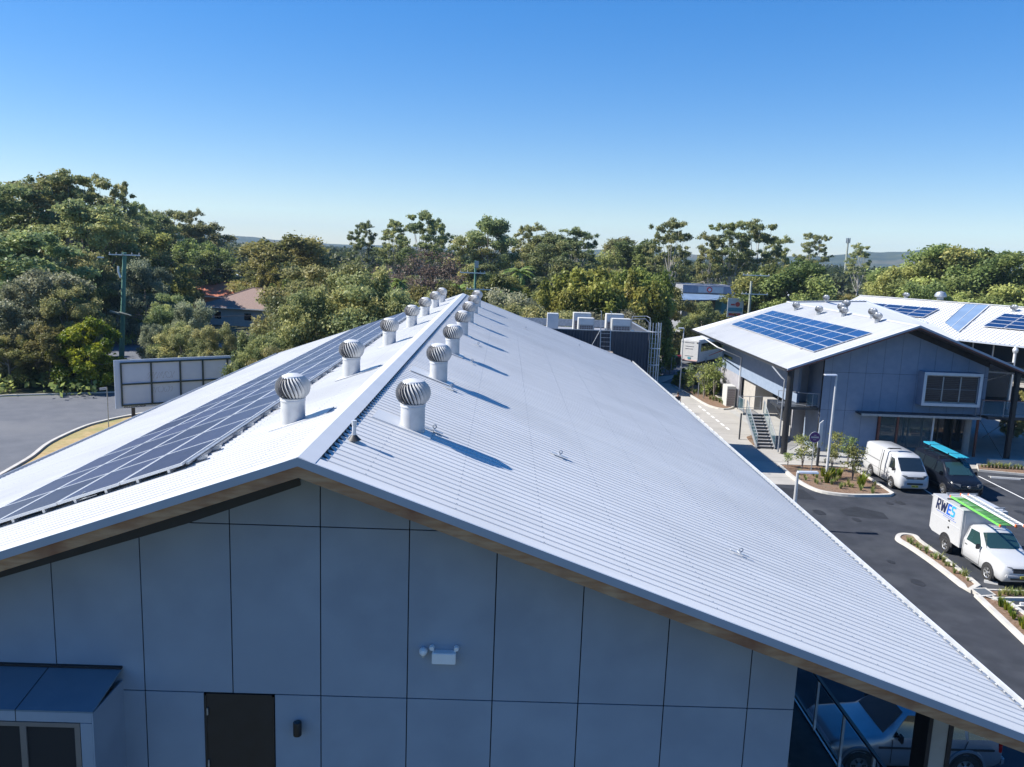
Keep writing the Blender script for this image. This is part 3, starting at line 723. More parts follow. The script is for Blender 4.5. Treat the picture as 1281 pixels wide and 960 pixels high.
# ------------------------------------------------------------------ plant room annex
AY = 50.0
zt_ = ony(750, 413, AY).z
AX0, AX1 = ony(655,410,AY).x, ony(812,416,AY).x
ann = thing('plant_room', 'dark corrugated steel plant room standing beyond the far end of the long roof', 'building', ((AX0+AX1)/2, 54, 0))
b = MB(); pts = []; x = AX0
while x < AX1:
    pts += [(x, 0), (x+.05, 0), (x+.07, -.035), (x+.12, -.035), (x+.14, 0)]; x += .19
b = MB(); pts = [p for p in pts if p[0] <= AX1]
for (px_, dy) in pts: b.v += [Vector((px_, AY+dy, 0)), Vector((px_, AY+dy, zt_-.05))]
for i in range(len(pts)-1): b.f.append((2*i, 2*i+2, 2*i+3, 2*i+1))
b.build('front_wall', 'corr_dark', ann)
MB().box((AX1-.0, AY-.02, 0), (AX1+.05, 57.5, zt_-.05)).build('side_wall', 'corr_dark', ann)
MB().box((AX0, AY+.05, zt_-.9), (AX1-.02, 57.5, zt_-.55)).build('deck', 'greyroof', ann)
MB().box((AX0, AY-.05, zt_-.05), (AX1+.08, AY+.06, zt_)).box((AX1-.03, AY+.061, zt_-.05), (AX1+.08, 57.5, zt_)).box((AX0, 57.4, zt_-.5), (AX1-.03, 57.5, zt_)).build('parapet_cap', 'galv', ann)
MB().box((AX0, AY+.07, .1), (AX1-.05, 57.3, zt_-.91)).build('core_wall', 'corr_dark', ann)
def ac_unit(px0, px1, py0, y, label, grp):
    a, c = ony(px0, py0, y), ony(px1, py0, y); w_ = c.x-a.x; z1 = a.z; z0 = zt_-.55; hh = z1-z0
    t = thing('condenser_unit', label, 'condenser unit', ((a.x+c.x)/2, y+.4, z0), 0, grp)
    MB().box((-w_/2,-.4,0),(w_/2,.4,hh)).build('casing', 'cream', t, bevel=.02, world=False)
    b = MB(); gx = (-w_/2+.08, w_/2-.08)
    for k in range(7): x = gx[0]+(gx[1]-gx[0])*k/6; b.box((x-.008,-.425,.12),(x+.008,-.415,hh*.60))
    for k in range(6): z = .12+(hh*.60-.12)*k/5; b.box((gx[0],-.424,z-.006),(gx[1],-.416,z+.006))
    b.build('grille', 'cream', t, world=False)
    MB().box((gx[0],-.412,.10),(gx[1],-.402,hh*.62)).build('coil', M['coil'], t, world=False)
    MB().box((-w_/2+.06,-.408,hh*.66),(w_/2-.06,-.402,hh*.94)).build('panel', 'white', t, world=False)
M['coil'] = mat('condenser_coil', (.16,.13,.13), (.22,.18,.18), scale=20, rough=.6)
gq = 'air conditioning condensers on the plant room roof'
ac_unit(724, 744, 398, 51.0, 'front left cream condenser unit behind the plant room parapet', gq)
ac_unit(718, 740, 391.5, 52.6, 'taller rear left cream condenser unit on the plant room roof', gq)
ac_unit(766, 790, 399, 51.0, 'front right cream condenser unit behind the plant room parapet', gq)
ac_unit(759, 781, 393, 52.6, 'taller rear right cream condenser unit on the plant room roof', gq)
a, c = ony(685, 392, 51.5), ony(699, 392, 51.5)
t = thing('white_cabinet', 'plain white cabinet at the left end of the plant room roof', 'cabinet', ((a.x+c.x)/2, 51.7, zt_-.55))
MB().box((-(c.x-a.x)/2,-.3,0),((c.x-a.x)/2,.3,a.z-zt_+.55)).build('casing', 'white', t, bevel=.02, world=False)
MB().box((-.08,-.32,.35),(.08,-.301,.42)).build('badge', 'flash', t, world=False)
# access steps from roof to parapet
p = ony(751.5, 410, AY-.3); q = ony(764, 410, AY-.3); zb = ony(758, 439, AY-.3).z
t = thing('access_ladder', 'short pale metal ladder from the ribbed roof up to the plant room parapet', 'ladder', ((p.x+q.x)/2, AY-.35, zb))
wl = (q.x-p.x)/2; Lh = p.z-zb
b = MB()
for s in (-1, 1): b.bar((s*wl,-.25,0),(s*wl,0,Lh),.05,.03)
b.build('stile', 'galv', t, world=False)
b = MB()
for k in range(6): f_ = k/5.5; b.bar((-wl,-.25+.25*f_,Lh*f_+.05),(wl,-.25+.25*f_,Lh*f_+.05),.05,.025)
b.build('rung', 'galv', t, world=False)
b = MB()
for s in (-1, 1): b.tube([(s*wl,0,Lh),(s*wl,.05,Lh+1.0),(s*wl,.5,Lh+1.0)], .02, 6)
b.build('handrail', 'galv', t, world=False)
MB().box((-wl-.15,-.6,-.12),(wl+.15,-.1,-.02)).build('platform', M['plyw'] if 'plyw' in M else mat('ply_platform', (.40,.33,.25), (.48,.40,.32), rough=.8), t, world=False)
MB().bar((-wl,-.4,-.1),(-wl-.55,-1.2,-.35),.03).bar((-wl-.02,0,Lh*.9),(-wl-.75,-.3,-.1),.03).build('stay', 'galv', t, world=False)
# caged ladder at the right corner
cl = thing('caged_ladder', 'tall galvanised caged ladder at the right corner of the plant room', 'ladder', (AX1+.45, AY+.3, 0))
zt2 = ony(818, 404, AY+.3).z
b = MB()
for x, y in ((-.25,.45),(.25,.45)): b.tube([(x,y,0),(x,y,zt2)], .03, 6)
b.build('stile', 'galv', cl, world=False)
b = MB(); z = .3
while z < zt2-.6: b.tube([(-.25,.45,z),(.25,.45,z)], .015, 5); z += .3
b.build('rung', 'galv', cl, world=False)
b = MB()
for k in range(7): a_ = PI+PI*k/6; b.bar((.38*math.cos(a_), .38*math.sin(a_)+.2, 2.3), (.38*math.cos(a_), .38*math.sin(a_)+.2, zt2), .045, .02)
b.build('cage_bar', 'alu', cl, world=False)
b = MB(); z = 2.3
while z < zt2+.1:
    pts = [(.40*math.cos(PI+PI*k/8), .40*math.sin(PI+PI*k/8)+.2, z) for k in range(9)]
    for u, v in zip(pts, pts[1:]): b.bar(u, v, .02, .06)
    z += 1.05
b.build('cage_hoop', 'alu', cl, world=False)
b = MB().tube([(-.25,.45,zt2-.1),(-.3,.45,zt2+.25),(-.5,.6,zt2+.35),(-1.4,.6,zt2+.30),(-1.5,.6,zt_-.2)], .03, 6).tube([(-.25,.9,zt2-.1),(-.5,.95,zt2+.15),(-1.4,.95,zt2+.1),(-1.45,.95,zt_-.2)], .03, 6)
b.build('guard_rail', 'galv', cl, world=False)
t = thing('roof_duct', 'low grey duct lying on the plant room roof beside the caged ladder', 'duct', (AX1-1.2, 51.6, zt_-.55))
MB().hexa([(-.8,-.2,0),(.8,-.2,0),(.8,.2,0),(-.8,.2,0),(-.6,-.15,.75),(.5,-.15,.45),(.5,.15,.45),(-.6,.15,.75)]).build('duct', 'alu', t, bevel=.03, world=False)
# ------------------------------------------------------------------ second building (right)
EX, EZ, AX, AZ = 19.43, 6.05, 28.15, 9.31; FY = 53.7; BY2 = 79.4; s2 = (AZ-EZ)/(AX-EX); RX2 = 38.2
b2 = thing('two_storey_building', 'blue grey two storey building with bright solar array and white framed box window', 'building', (28, 66, 0))
def z2(x): return AZ-s2*abs(x-AX)
L2 = BY2-FY
pr2 = [(0,.03),(.2,.03),(.21,0)]+rib_profile(.25, L2-.05, pitch=.2, h=.033, foot=.022, top=.010)[1:]
r_ = rib_roof((AX, FY, AZ), (AX, BY2, AZ), (EX-AX, 0, EZ-AZ), pr2)
r_.poly([(AX,BY2,AZ),(EX,BY2,EZ),(EX,82,EZ)])
r_.build('roof', 'roof', b2)
rib_roof((AX, FY, AZ), (AX, BY2, AZ), (RX2-AX, 0, -s2*(RX2-AX)), pr2).build('roof', 'roof', b2)
MB().poly([(AX-.2,FY-.01,z2(AX-.2)+.04),(AX,FY-.01,AZ+.045),(AX,BY2,AZ+.045),(AX-.2,BY2,z2(AX-.2)+.04)]).poly([(AX+.2,FY-.01,z2(AX-.2)+.04),(AX,FY-.01,AZ+.045),(AX,BY2,AZ+.045),(AX+.2,BY2,z2(AX-.2)+.04)]).build('ridge_cap', 'ridge', b2)
def rake2(y0, y1, za, zb, m, name):
    for a, c in ((EX, AX), (AX, RX2)):
        MB().hexa([(a,y0,z2(a)+zb),(c,y0,z2(c)+zb),(c,y1,z2(c)+zb),(a,y1,z2(a)+zb),(a,y0,z2(a)+za),(c,y0,z2(c)+za),(c,y1,z2(c)+za),(a,y1,z2(a)+za)]).build(name, m, b2)
rake2(FY-.02, FY+.03, .05, -.09, 'flash', 'barge_flashing')
rake2(FY+.0, FY+.06, -.092, -.20, 'redbrown', 'fascia_board')
rake2(FY+.061, 56.5, -.13, -.19, 'deck', 'soffit')
gutter(EX+.02, -1, FY, 82, EZ+.02, b2, m='darksteel', w=.16)
# walls
W2 = 55.3; xl = ony(1029.5, 480, W2).x; xr = ony(1235, 480, W2).x
TOP = lambda x: z2(x)-.2
# front wall: panels over a dark backing
zf = 3.05
pts = [(xl,zf),(xr,zf),(xr,TOP(xr)),(AX,TOP(AX)),(xl,TOP(xl))]
MB().extr([(x, W2+.016, z) for x, z in pts], (0, .2, 0)).build('wall', 'joint', b2)
b = MB(); xs = [xl]; x = xl+.55
while x < xr-.1: xs.append(x); x += 1.2
xs.append(xr)
zs = [zf, 5.75, 10]
for i in range(len(xs)-1):
    for j in range(2):
        P = [(xs[i]+.009, zs[j]+.009), (xs[i+1]-.009, zs[j]+.009), (xs[i+1]-.009, zs[j+1]-.009), (xs[i]+.009, zs[j+1]-.009)]
        P = clip(P, lambda p: AZ-.2-s2*(p[0]-AX)-p[1]); P = clip(P, lambda p: AZ-.2+s2*(p[0]-AX)-p[1])
        if len(P) > 2: b.extr([(p[0], W2, p[1]) for p in P], (0, .015, 0))
xb = ony(1096, 545, W2).x
for i in range(len(xs)-1):
    if xs[i] < xb-.2: b.box((xs[i]+.009, W2, 0), (min(xs[i+1], xb)-.009, W2+.015, zf-.009))
b.build('cladding', 'clad2', b2)
MB().extr([(AX-.3, W2-.02, AZ-.19-s2*.3), (AX, W2-.02, AZ-.19), (xr, W2-.02, z2(xr)-.19), (xr, W2-.02, z2(xr)-.62), (AX, W2-.02, AZ-.62)], (0,.018,0)).build('dark_rake_band', 'black', b2)  # black strip put in for the dark of the wall recess under the right rake
MB().box((xl, W2+.016, 0), (xb, W2+.2, zf-.001)).build('wall', 'joint', b2)
# side and back walls (upper blue grey, lower pale)
SX = 21.6
MB().box((SX, 57.3, 2.9), (SX+.2, 77.8, z2(SX)-.15)).build('side_wall', 'clad2', b2)
MB().box((SX, 71.3, .7), (SX+.19, 77.8, 2.899)).build('side_wall', 'cladpale', b2)
MB().box((SX+.02, 71.3, 0), (SX+.18, 77.8, .699)).build('wall_base', 'clad2', b2)
MB().box((SX+.201, 77.6, 0), (36.5, 77.8, 6)).build('back_wall', 'clad2', b2)
MB().box((SX+.35, 67.9, 0), (SX+1.9, 71.29, 2.89)).build('corner_wall', 'tan', b2)
MB().box((SX+2.2, 60, 0), (SX+2.3, 67.8, 2.89)).build('undercroft_wall', 'black', b2)
MB().box((xr-.2, W2+.21, zf), (xr, 77.5, 6.3)).build('side_wall', 'clad2', b2)
MB().box((SX+.21, 57.31, 2.9), (xr-.21, 77.5, 3.0)).build('floor', 'concrete', b2)
# narrow slot window in the side wall
MB().box((SX-.01, 74.3, 3.95), (SX-.002, 77.3, 4.2)).build('slot_window', 'glass', b2)
# recess (porch) at the front left, upper floor balcony
MB().box((SX+.21, 58.0, 3.01), (xl+.2, 58.2, z2(xl)-.2)).build('porch_wall', 'cladpale', b2)
MB().box((xl-.0, W2+.21, 0), (xl+.15, 58.0, TOP(xl))).build('porch_wall', 'clad2', b2)
MB().box((SX+.3, 58.6, 0), (xl+.2, 58.8, 2.88)).build('lower_wall', 'cladpale', b2)
MB().box((EX+.45, W2+.3, 2.92), (xl-.001, 57.99, 3.12)).build('balcony_floor', 'darksteel', b2)
dr = ony(1014, 470, 57.99)
MB().box((dr.x, 57.95, 3.13), (dr.x+.85, 57.99, 5.35)).build('door', 'darkdoor', b2)
b = MB(); y0 = W2+.35
def railing(mb, p, q, h=1.0, n=3, r=.025, mid=True):
    p, q = Vector(p), Vector(q); u = Vector((0,0,h)); mb.tube([p+u, q+u], r, 6)
    if mid: mb.tube([p+u*.12, q+u*.12], r*.7, 6)
    for k in range(n+1): a = p.lerp(q, k/n); mb.tube([a, a+u], r, 6)
b = MB(); railing(b, (SX+.1, y0, 3.12), (xl-.05, y0, 3.12), n=2)
railing(b, (EX+.55, y0+.9, 3.12), (SX+.1, y0, 3.12), n=1)
ro = b.build('balcony_railing', 'galv', b2)
MB().box((SX+.15, y0-.005, 3.25), (xl-.1, y0+.005, 4.05)).build('glass_panel', 'glass_clear', ro)
# posts
pp = onz(980, 568)
MB().tube([(pp.x, pp.y, 0), (pp.x, pp.y, z2(pp.x)-.15)], .22, 20).build('column', 'black', b2, smooth=True)
MB().tube([(pp.x-.36, pp.y+.1, .1), (pp.x-.36, pp.y+.1, 5.2), (pp.x-.5, pp.y+.3, 5.35), (EX-.02, 56.6, 5.8), (EX-.02, 56.8, 5.95)], .055, 8).build('downpipe', 'galv', b2, smooth=True)
MB().tube([(SX-.1, 71.25, .1), (SX-.1, 71.25, 4.6), (EX+.1, 72.0, 5.35), (EX-.02, 78, 5.75), (EX-.02, 78, 5.95)], .055, 8).build('downpipe', 'white', b2, smooth=True)
q = onz(1258, 578)
MB().box((q.x-.15, q.y-.15, 0), (q.x+.15, q.y+.15, z2(q.x)-.18)).build('column', 'black', b2, bevel=.02)
# box window
f0 = ony(1157, 466, 54.5); f1 = ony(1225, 510, 54.5)
x0, x1, z0_, z1_ = f0.x, f1.x, f1.z, f0.z+.02
b = MB(); t_ = .2
M['boxwhite'] = M['white']
b.box((x0,54.5,z0_),(x1,W2-.001,z0_+t_)).box((x0,54.5,z1_-t_),(x1,W2-.001,z1_)).box((x0,54.5,z0_+t_),(x0+t_,W2-.001,z1_-t_)).box((x1-t_,54.5,z0_+t_),(x1,W2-.001,z1_-t_))
b.build('box_surround', 'clad2', b2)
b = MB()
for a, c in (((x0,z0_),(x1,z0_+t_)), ((x0,z1_-t_),(x1,z1_)), ((x0,z0_+t_),(x0+t_,z1_-t_)), ((x1-t_,z0_+t_),(x1,z1_-t_))): b.box((a[0],54.47,a[1]),(c[0],54.497,c[1]))
fr = b.build('box_window', 'white', b2)
b = MB(); w3 = (x1-x0-2*t_)/3
M['stone'] = M['tan']
for k in range(4): xx = x0+t_+w3*k; b.box((xx-.04,54.62,z0_+t_),(xx+.04,54.68,z1_-t_))
b.box((x0+t_,54.62,z0_+t_),(x1-t_,54.68,z0_+t_+.08)).box((x0+t_,54.62,z1_-t_-.08),(x1-t_,54.68,z1_-t_))
b.build('mullion', 'tan', fr)
for k in range(3): xx = x0+t_+w3*k; MB().box((xx+.05,54.64,z0_+t_+.09),(xx+w3-.05,54.65,z1_-t_-.09)).build('pane', 'glass', fr)
b = MB(); z = z0_+t_+.3
while z < z1_-t_-.2: b.box((x0+t_+.05, 54.634, z), (x1-t_-.05, 54.639, z+(.05 if abs(z-(z0_+z1_)/2) < .07 else .008))); z += .13
b.build('louvre', 'greygreen', fr)
# awning and shopfront
a, c = ony(1078, 515.5, 54.3), ony(1227, 521.5, 54.3)
MB().box((a.x,54.3,2.93),(c.x,W2-.002,3.03)).build('awning', 'darksteel', b2)
MB().box((a.x-.02,54.26,2.90),(c.x+.02,54.298,3.06)).build('awning_edge', 'galv', b2)
sf = 57.2
MB().box((xb, W2, 0), (xb+.08, sf, 2.92)).box((xb+.081, sf, 0), (xr-.01, sf+.1, 2.92)).build('shopfront_wall', 'glass', b2)
b = MB()
for px_, yy_ in ((1098, W2-.1), (1121, W2-.1), (1221, W2-.1)):
    X = ony(px_, 545, yy_).x; b.box((X-.07, yy_-.07, 0), (X+.07, yy_+.07, 2.92))
b.build('shopfront_post', 'redbrown', b2)
b = MB(); X = ony(1147,545,sf).x
for px_ in (1135, 1152, 1172, 1190): X = ony(px_, 545, sf).x; b.box((X-.05, sf-.06, 0), (X+.05, sf-.001, 2.92))
b.build('glazing_bar', 'black', b2)
gl = MB().box((xb+.16, W2-.11, .1), (ony(1165,545,W2).x, W2-.09, 2.9)).build('glass_panel', 'glass_clear', b2)
X = ony(1209, 545, 56).x
MB().tube([(X,56,0),(X,56,2.92)], .24, 20).build('column', 'tan', b2, smooth=True)
X = ony(1166, 540, W2-.1).x; MB().box((X-.06,W2-.16,0),(X+.06,W2-.04,2.92)).build('shopfront_post', 'white', b2)
# right balcony
dkx0, dkx1 = xr+.01, 41.5
MB().box((dkx0, 54.7, 2.86), (dkx1, 62, 3.06)).build('deck', 'darksteel', b2)
b = MB(); railing(b, (xr-.6, 54.6, 3.07), (dkx1, 54.6, 3.07), h=1.15, n=5, r=.03); railing(b, (xr-.6, 54.6, 3.07), (xr-.6, 55.2, 3.07), h=1.15, n=1, r=.03); ro = b.build('deck_railing', 'galv', b2)
MB().box((xr-.55,54.595,3.2),(dkx1,54.605,4.12)).build('glass_panel', 'glass_clear', ro)
MB().bar((xr-.6,54.6,4.25),(dkx1,54.6,4.25),.09,.05).build('handrail', 'redbrown', ro)
X = ony(1262, 490, 58).x; MB().tube([(X,58,3.06),(X,58,z2(X)-.2)], .08, 10).build('verandah_post', 'white', b2)
b = MB(); b.bar((xr, W2+.5, 6.1), (39.5, W2+.5, 5.95), .1).bar((xr, 57, 5.0), (X, 57.5, 5.9), .05)
b.build('roof_beam', 'white', b2)
b = MB(); p, q_ = ony(1226,526,54.9), ony(1256,577,54.4); b.tube([p, q_], .02, 5); p, q_ = ony(1264,524,54.5), ony(1229,548,54.9); b.tube([p, q_], .02, 5); b.build('brace_rod', 'black', b2)
MB().box((xr+.02, 63.5, 3.06), (RX2+3, 63.7, 5.9)).build('back_wall', 'darkdoor', b2)
# plinth kerb beside the shopfront
# stairs
st = thing('external_stair', 'grey steel stair with glass sides left of the blue grey gable', 'stair', (18.9, 56.5, 0))
sb = onz(970, 562); n_ = 11; sx0, sx1 = 18.45, 19.65; sy0 = 55.6; rise, run = .18, .27
b = MB()
for k in range(n_): b.box((sx0, sy0+k*run, (k+1)*rise-.05), (sx1, sy0+(k+1)*run+.02, (k+1)*rise))
b.build('tread', M['step'] if 'step' in M else mat('step_concrete', (.34,.33,.32), (.42,.41,.40), rough=.8), st)
b = MB()
for k in range(n_): b.box((sx0+.02, sy0+k*run+.02, k*rise+.001), (sx1-.02, sy0+k*run+.03, (k+1)*rise-.052))
b.build('riser', 'darksteel', st)
ey = sy0+n_*run; ez = n_*rise
b = MB()
for x in (sx0-.04, sx1+.04): b.bar((x, sy0-.1, .05), (x, ey, ez-.05), .05, .28)
b.build('stringer', 'galv', st)
MB().box((sx0-.3, ey+.021, ez-.18), (20.8, ey+1.6, ez)).build('landing', 'concrete', st)
b = MB()
for x in (sx0-.04, sx1+.04):
    b.tube([(x, sy0-.1, 0), (x, sy0-.1, 1.0), (x, ey, ez+1.0), (x, ey, ez)], .028, 6); m_ = .5; b.tube([(x, (sy0+ey)/2, ez/2), (x, (sy0+ey)/2, ez/2+1.0)], .025, 6)
railing(b, (sx0-.25, ey+.05, ez), (sx0-.25, ey+1.55, ez), n=1); railing(b, (sx0-.25, ey+1.55, ez), (20.8, ey+1.55, ez), n=3)
ro = b.build('railing', 'galv', st)
b = MB()
for x in (sx0-.04, sx1+.04): b.hexa([(x-.006,sy0,.25),(x+.006,sy0,.25),(x+.006,ey,ez+.15),(x-.006,ey,ez+.15),(x-.006,sy0,.92),(x+.006,sy0,.92),(x+.006,ey,ez+.92),(x-.006,ey,ez+.92)])
b.box((sx0-.256, ey+.1, ez+.1), (sx0-.244, ey+1.5, ez+.95))
b.build('glass_panel', 'glass_clear', ro)
b = MB()
for k in range(5): b.box((20.0, ey+.3-.0+k*.01, ez+k*.21+.001), (20.8+0*k, ey+1.3, ez+(k+1)*.21))
b.build('upper_step', 'concrete', st)
b = MB().tube([(sx0-.5, ey-.3, 0),(sx0-.5, ey-.3, 2.0)], .06, 8); b.build('landing_post', 'darksteel', st)
MB().tube([(EX+1.0,56.5,2.0),(EX+.4,56.5,2.9)], .03, 6).build('stay', 'galv', st)
# condenser beside the side wall
t = thing('condenser_unit', 'tall cream condenser unit standing against the pale side wall of the two storey building', 'condenser unit', (SX-.75, 71.9, .0))
MB().box((-.4,-.75,.08),(.4,.75,1.95)).box((-.5,-.85,0),(.45,.85,.08)).build('casing', 'cream', t, bevel=.02, world=False)
b = MB()
for k in range(9): b.box((-.36+.09*k,-.765,.2),(-.35+.09*k,-.755,1.7))
for k in range(8): b.box((-.37,-.766,.2+.21*k),(.37,-.756,.212+.21*k))
b.build('grille', 'cream', t, world=False)
MB().box((-.37,-.754,.18),(.37,-.751,1.72)).build('coil', M['coil'], t, world=False)
# roof array on this building
pb = make_panel('bright blue solar panel in the array on the left slope of the two storey building', 'bright blue solar panels on the two storey building', 'pv_blue', w=2.08, d=1.04)
c2_ = math.cos(math.atan(s2)); first = True; ang2 = math.atan(s2)
for ci in range(10):
    for ri in range(4):
        xm = 25.87-(.52+ri*1.062)*c2_
        o = pb if first else copy_tree(pb); first = False
        o.location = (xm, 55.75+1.05+ci*2.11, z2(xm)+.09); o.rotation_euler = (0, -ang2, 0)
# small roof vents
def whirly(i, px_, py_, base_y, n, d, label, R=.32):
    q = onp(px_, base_y, n, d); return q
wv = make_vent('roof_vent', '', 'roof vent', 'spinning roof vents on the right hand roofs', mt='galv', r=.17, h=.26, R=.34, flash=False)
nL = (-s2, 0, 1)
wlist = [((995.5,388.5),'left','first silver turbine vent from the left on the two storey roof, near its far end'),
 ((1024,394),'left','second and larger silver turbine vent on the two storey roof left of the central cluster'),
 ((1055,396),'left','lowest silver turbine vent of the central cluster on the two storey roof'),
 ((1058,387),'left','upper silver turbine vent of the central cluster on the two storey roof'),
 ((1052,391),'left','left silver turbine vent of the central cluster on the two storey roof'),
 ((1097,404),'left','silver turbine vent nearest the gable apex on the two storey roof'),
 ((1091,398),'left','silver turbine vent just behind the one nearest the gable apex')]
first = True
for p, s, lab in wlist:
    q = onp(*p, (AX, FY, AZ), nL); o = wv if first else copy_tree(wv); first = False
    place(o, q, sc=1.0, label=lab)
# connecting wing and third building
P0 = Vector((28.15,79.42,9.31)); P1 = Vector((39.3,87.2,9.31)); dW = Vector((.573,-.82,-.25)); nW = (P1-P0).cross(dW)
if nW.z < 0: nW = -nW
E1 = onz(1205, 425, 6.5); vC = Vector((.545,-.838,0)).normalized(); wC = Vector((vC.y, -vC.x, 0)); wC = wC if wC.x < 0 else -wC
slC = .30; nC = vC.cross(wC+Vector((0,0,-slC)));  nC = nC if nC.z > 0 else -nC
wing = thing('connecting_roof_wing', 'pale roof wing joining the two storey building to the roof with the blue translucent strip', 'building', (36,80,0))
pts = [P0+Vector((0,0,.02)), P1, onp(1160,404.5,P0,nW), onp(1181,405,P0,nW), onp(1205,425,P0,nW), onp(1190,428,P0,nW), P0+Vector((.2,-22,-4.2))]
b = MB(); base = [Vector(p) for p in pts]
b.extr(base[:6]+[onp(1150,440,P0,nW)], (0,0,-.12)); b.build('roof', 'roof', wing)
MB().bar(P0+Vector((0,0,.05)), P1+Vector((0,0,.05)), .35, .05).build('ridge_cap', 'ridge', wing)
MB().bar(P1, onp(1160,404.5,P0,nW)+Vector((0,0,.0)), .2, .16).build('barge_flashing', 'flash', wing)
MB().prism([(29,80.5),(38.6,87.0),(41,82.5),(38.5,76),(29,79)], 0, 6.0).build('wall', 'clad2', wing)
for p, lab in (((1033,377.5),'far silver vent standing on the ridge of the connecting roof wing'),):
    o = copy_tree(wv); place(o, onp(p[0],p[1]+1.0,P0,nW), sc=1.0, label=lab)
c3 = thing('third_building', 'building at the right edge whose ribbed roof has a blue translucent strip', 'building', (50,82,0))
def onC(x, y, dz=0): return onp(x, y, E1+Vector((0,0,dz)), nC)
Rg0 = onC(1076, 370); lenC = 60
# ridge start, eave start along vC
ridge0 = Rg0; dv = vC; 
wdn = (wC+Vector((0,0,-slC)))
tt = (E1-ridge0).dot(wC)/wC.dot(wC)      # ridge-to-eave run
end = 34
rib_roof(ridge0, ridge0+dv*end, wdn*tt, rib_profile(0, end, pitch=.42, h=.05, foot=.06, top=.035)).build('roof', 'roof', c3)
rib_roof(ridge0, ridge0+dv*end, (-wC+Vector((0,0,-slC)))*8, [(0,0),(end,0)]).build('roof', 'roof', c3)
MB().bar(ridge0+Vector((0,0,.05)), ridge0+dv*end+Vector((0,0,.05)), .5, .06).build('ridge_cap', 'ridge', c3)
ev0 = ridge0+wdn*tt
MB().bar(ev0+Vector((0,0,-.08)), ev0+dv*end+Vector((0,0,-.08)), .12, .16).build('gutter', 'flash', c3)
wl0 = ev0-wC*1.6
MB().extr([wl0+dv*.5+Vector((0,0,-ev0.z)), wl0+dv*end+Vector((0,0,-ev0.z)), wl0+dv*end+Vector((0,0,-.05)), wl0+dv*.5+Vector((0,0,-.05))], -wC*.3).build('glazed_wall', 'glass', c3)
b = MB(); k = 1.0
while k < end: p = wl0+dv*k+wC*.06; b.bar((p.x,p.y,2.9),(p.x,p.y,ev0.z-.1), .10); k += 1.9
b.build('window_frame', 'white', c3)
MB().extr([ev0+Vector((0,0,-ev0.z+2.75)), ev0+dv*end+Vector((0,0,-ev0.z+2.75)), wl0+dv*end+Vector((0,0,-ev0.z+2.75)), wl0+Vector((0,0,-ev0.z+2.75))], (0,0,.2)).build('verandah_floor', 'tan', c3)
p = onp(1266, 470, ev0, (wC.x, wC.y, 0)); MB().tube([(p.x,p.y,0),(p.x,p.y,ev0.z-.1)], .13, 12).build('column', 'white', c3, smooth=True)
MB().lathe([(.2,-.22),(.26,0),(.2,.2)], 14, (p.x,p.y,ev0.z-.45)).build('rain_head', 'alu', c3)
# translucent strip
Q = [onC(1208,381.5), onC(1238,383), onC(1199.5,416.5), onC(1182,404.5)]
nn = nC.normalized()
MB().extr([q+nn*.07 for q in Q], nn*.03).build('translucent_strip', 'polycarb', c3)
b = MB()
for i, j in ((0,3),(1,2)): b.bar(Q[i]+nn*.12, Q[j]+nn*.12, .08, .06)
b.bar((Q[0]+Q[1])/2+nn*.11, (Q[2]+Q[3])/2+nn*.11, .04, .03); b.build('strip_flashing', 'ridge', c3)
# panels on C
pc = make_panel('dark blue solar panel on the ribbed roof left of the blue translucent strip', 'dark blue panels left of the translucent strip', panel_mat('solar_cells_navy', (.006,.022,.085), (.02,.05,.12), 10, 6), w=1.9, d=1.0)
wn = wdn.normalized(); rotC = Matrix((-wn, -dv, nn)).transposed()
if rotC.determinant() < 0: rotC = Matrix((-wn, dv, nn)).transposed()
def panel_grid(proto, tl, cols, rows, lab, grp, first=True, skip=()):
    for ci in range(cols):
        for ri in range(rows):
            if (ci, ri) in skip: continue
            o = proto if first else copy_tree(proto); first = False
            o['label'] = lab; o['group'] = grp
            P = tl+dv*(1.0+ci*1.95)+wn*(.5+ri*1.04)+nn*.16
            o.matrix_world = Matrix.Translation(P) @ rotC.to_4x4()
panel_grid(pc, onC(1091.5,381.3), 4, 3, 'dark blue solar panel on the ribbed roof left of the blue translucent strip', 'dark blue panels left of the translucent strip', skip=())
panel_grid(copy_tree(pc), onC(1256,394.5), 4, 4, 'dark blue solar panel on the ribbed roof right of the blue translucent strip', 'dark blue panels right of the translucent strip')
for p, lab in (((1268,389),'silver vent on the ribbed roof near the right edge above the solar panels'),((1133,372.8),'square topped metal vent on the ridge of the ribbed roof')):
    o = copy_tree(wv); place(o, onC(p[0], p[1]+1), sc=(1.1,1.1,.9), label=lab)
dsh = onC(1176, 375)
t = thing('roof_dish', 'round silver domed cowl on the ridge of the ribbed roof', 'cowl', dsh)
MB().lathe([(.35,0),(.35,.25),(.6,.3),(.62,.5),(.45,.8),(.0001,.95)], 20).build('cowl', 'galv', t, smooth=True, world=False)
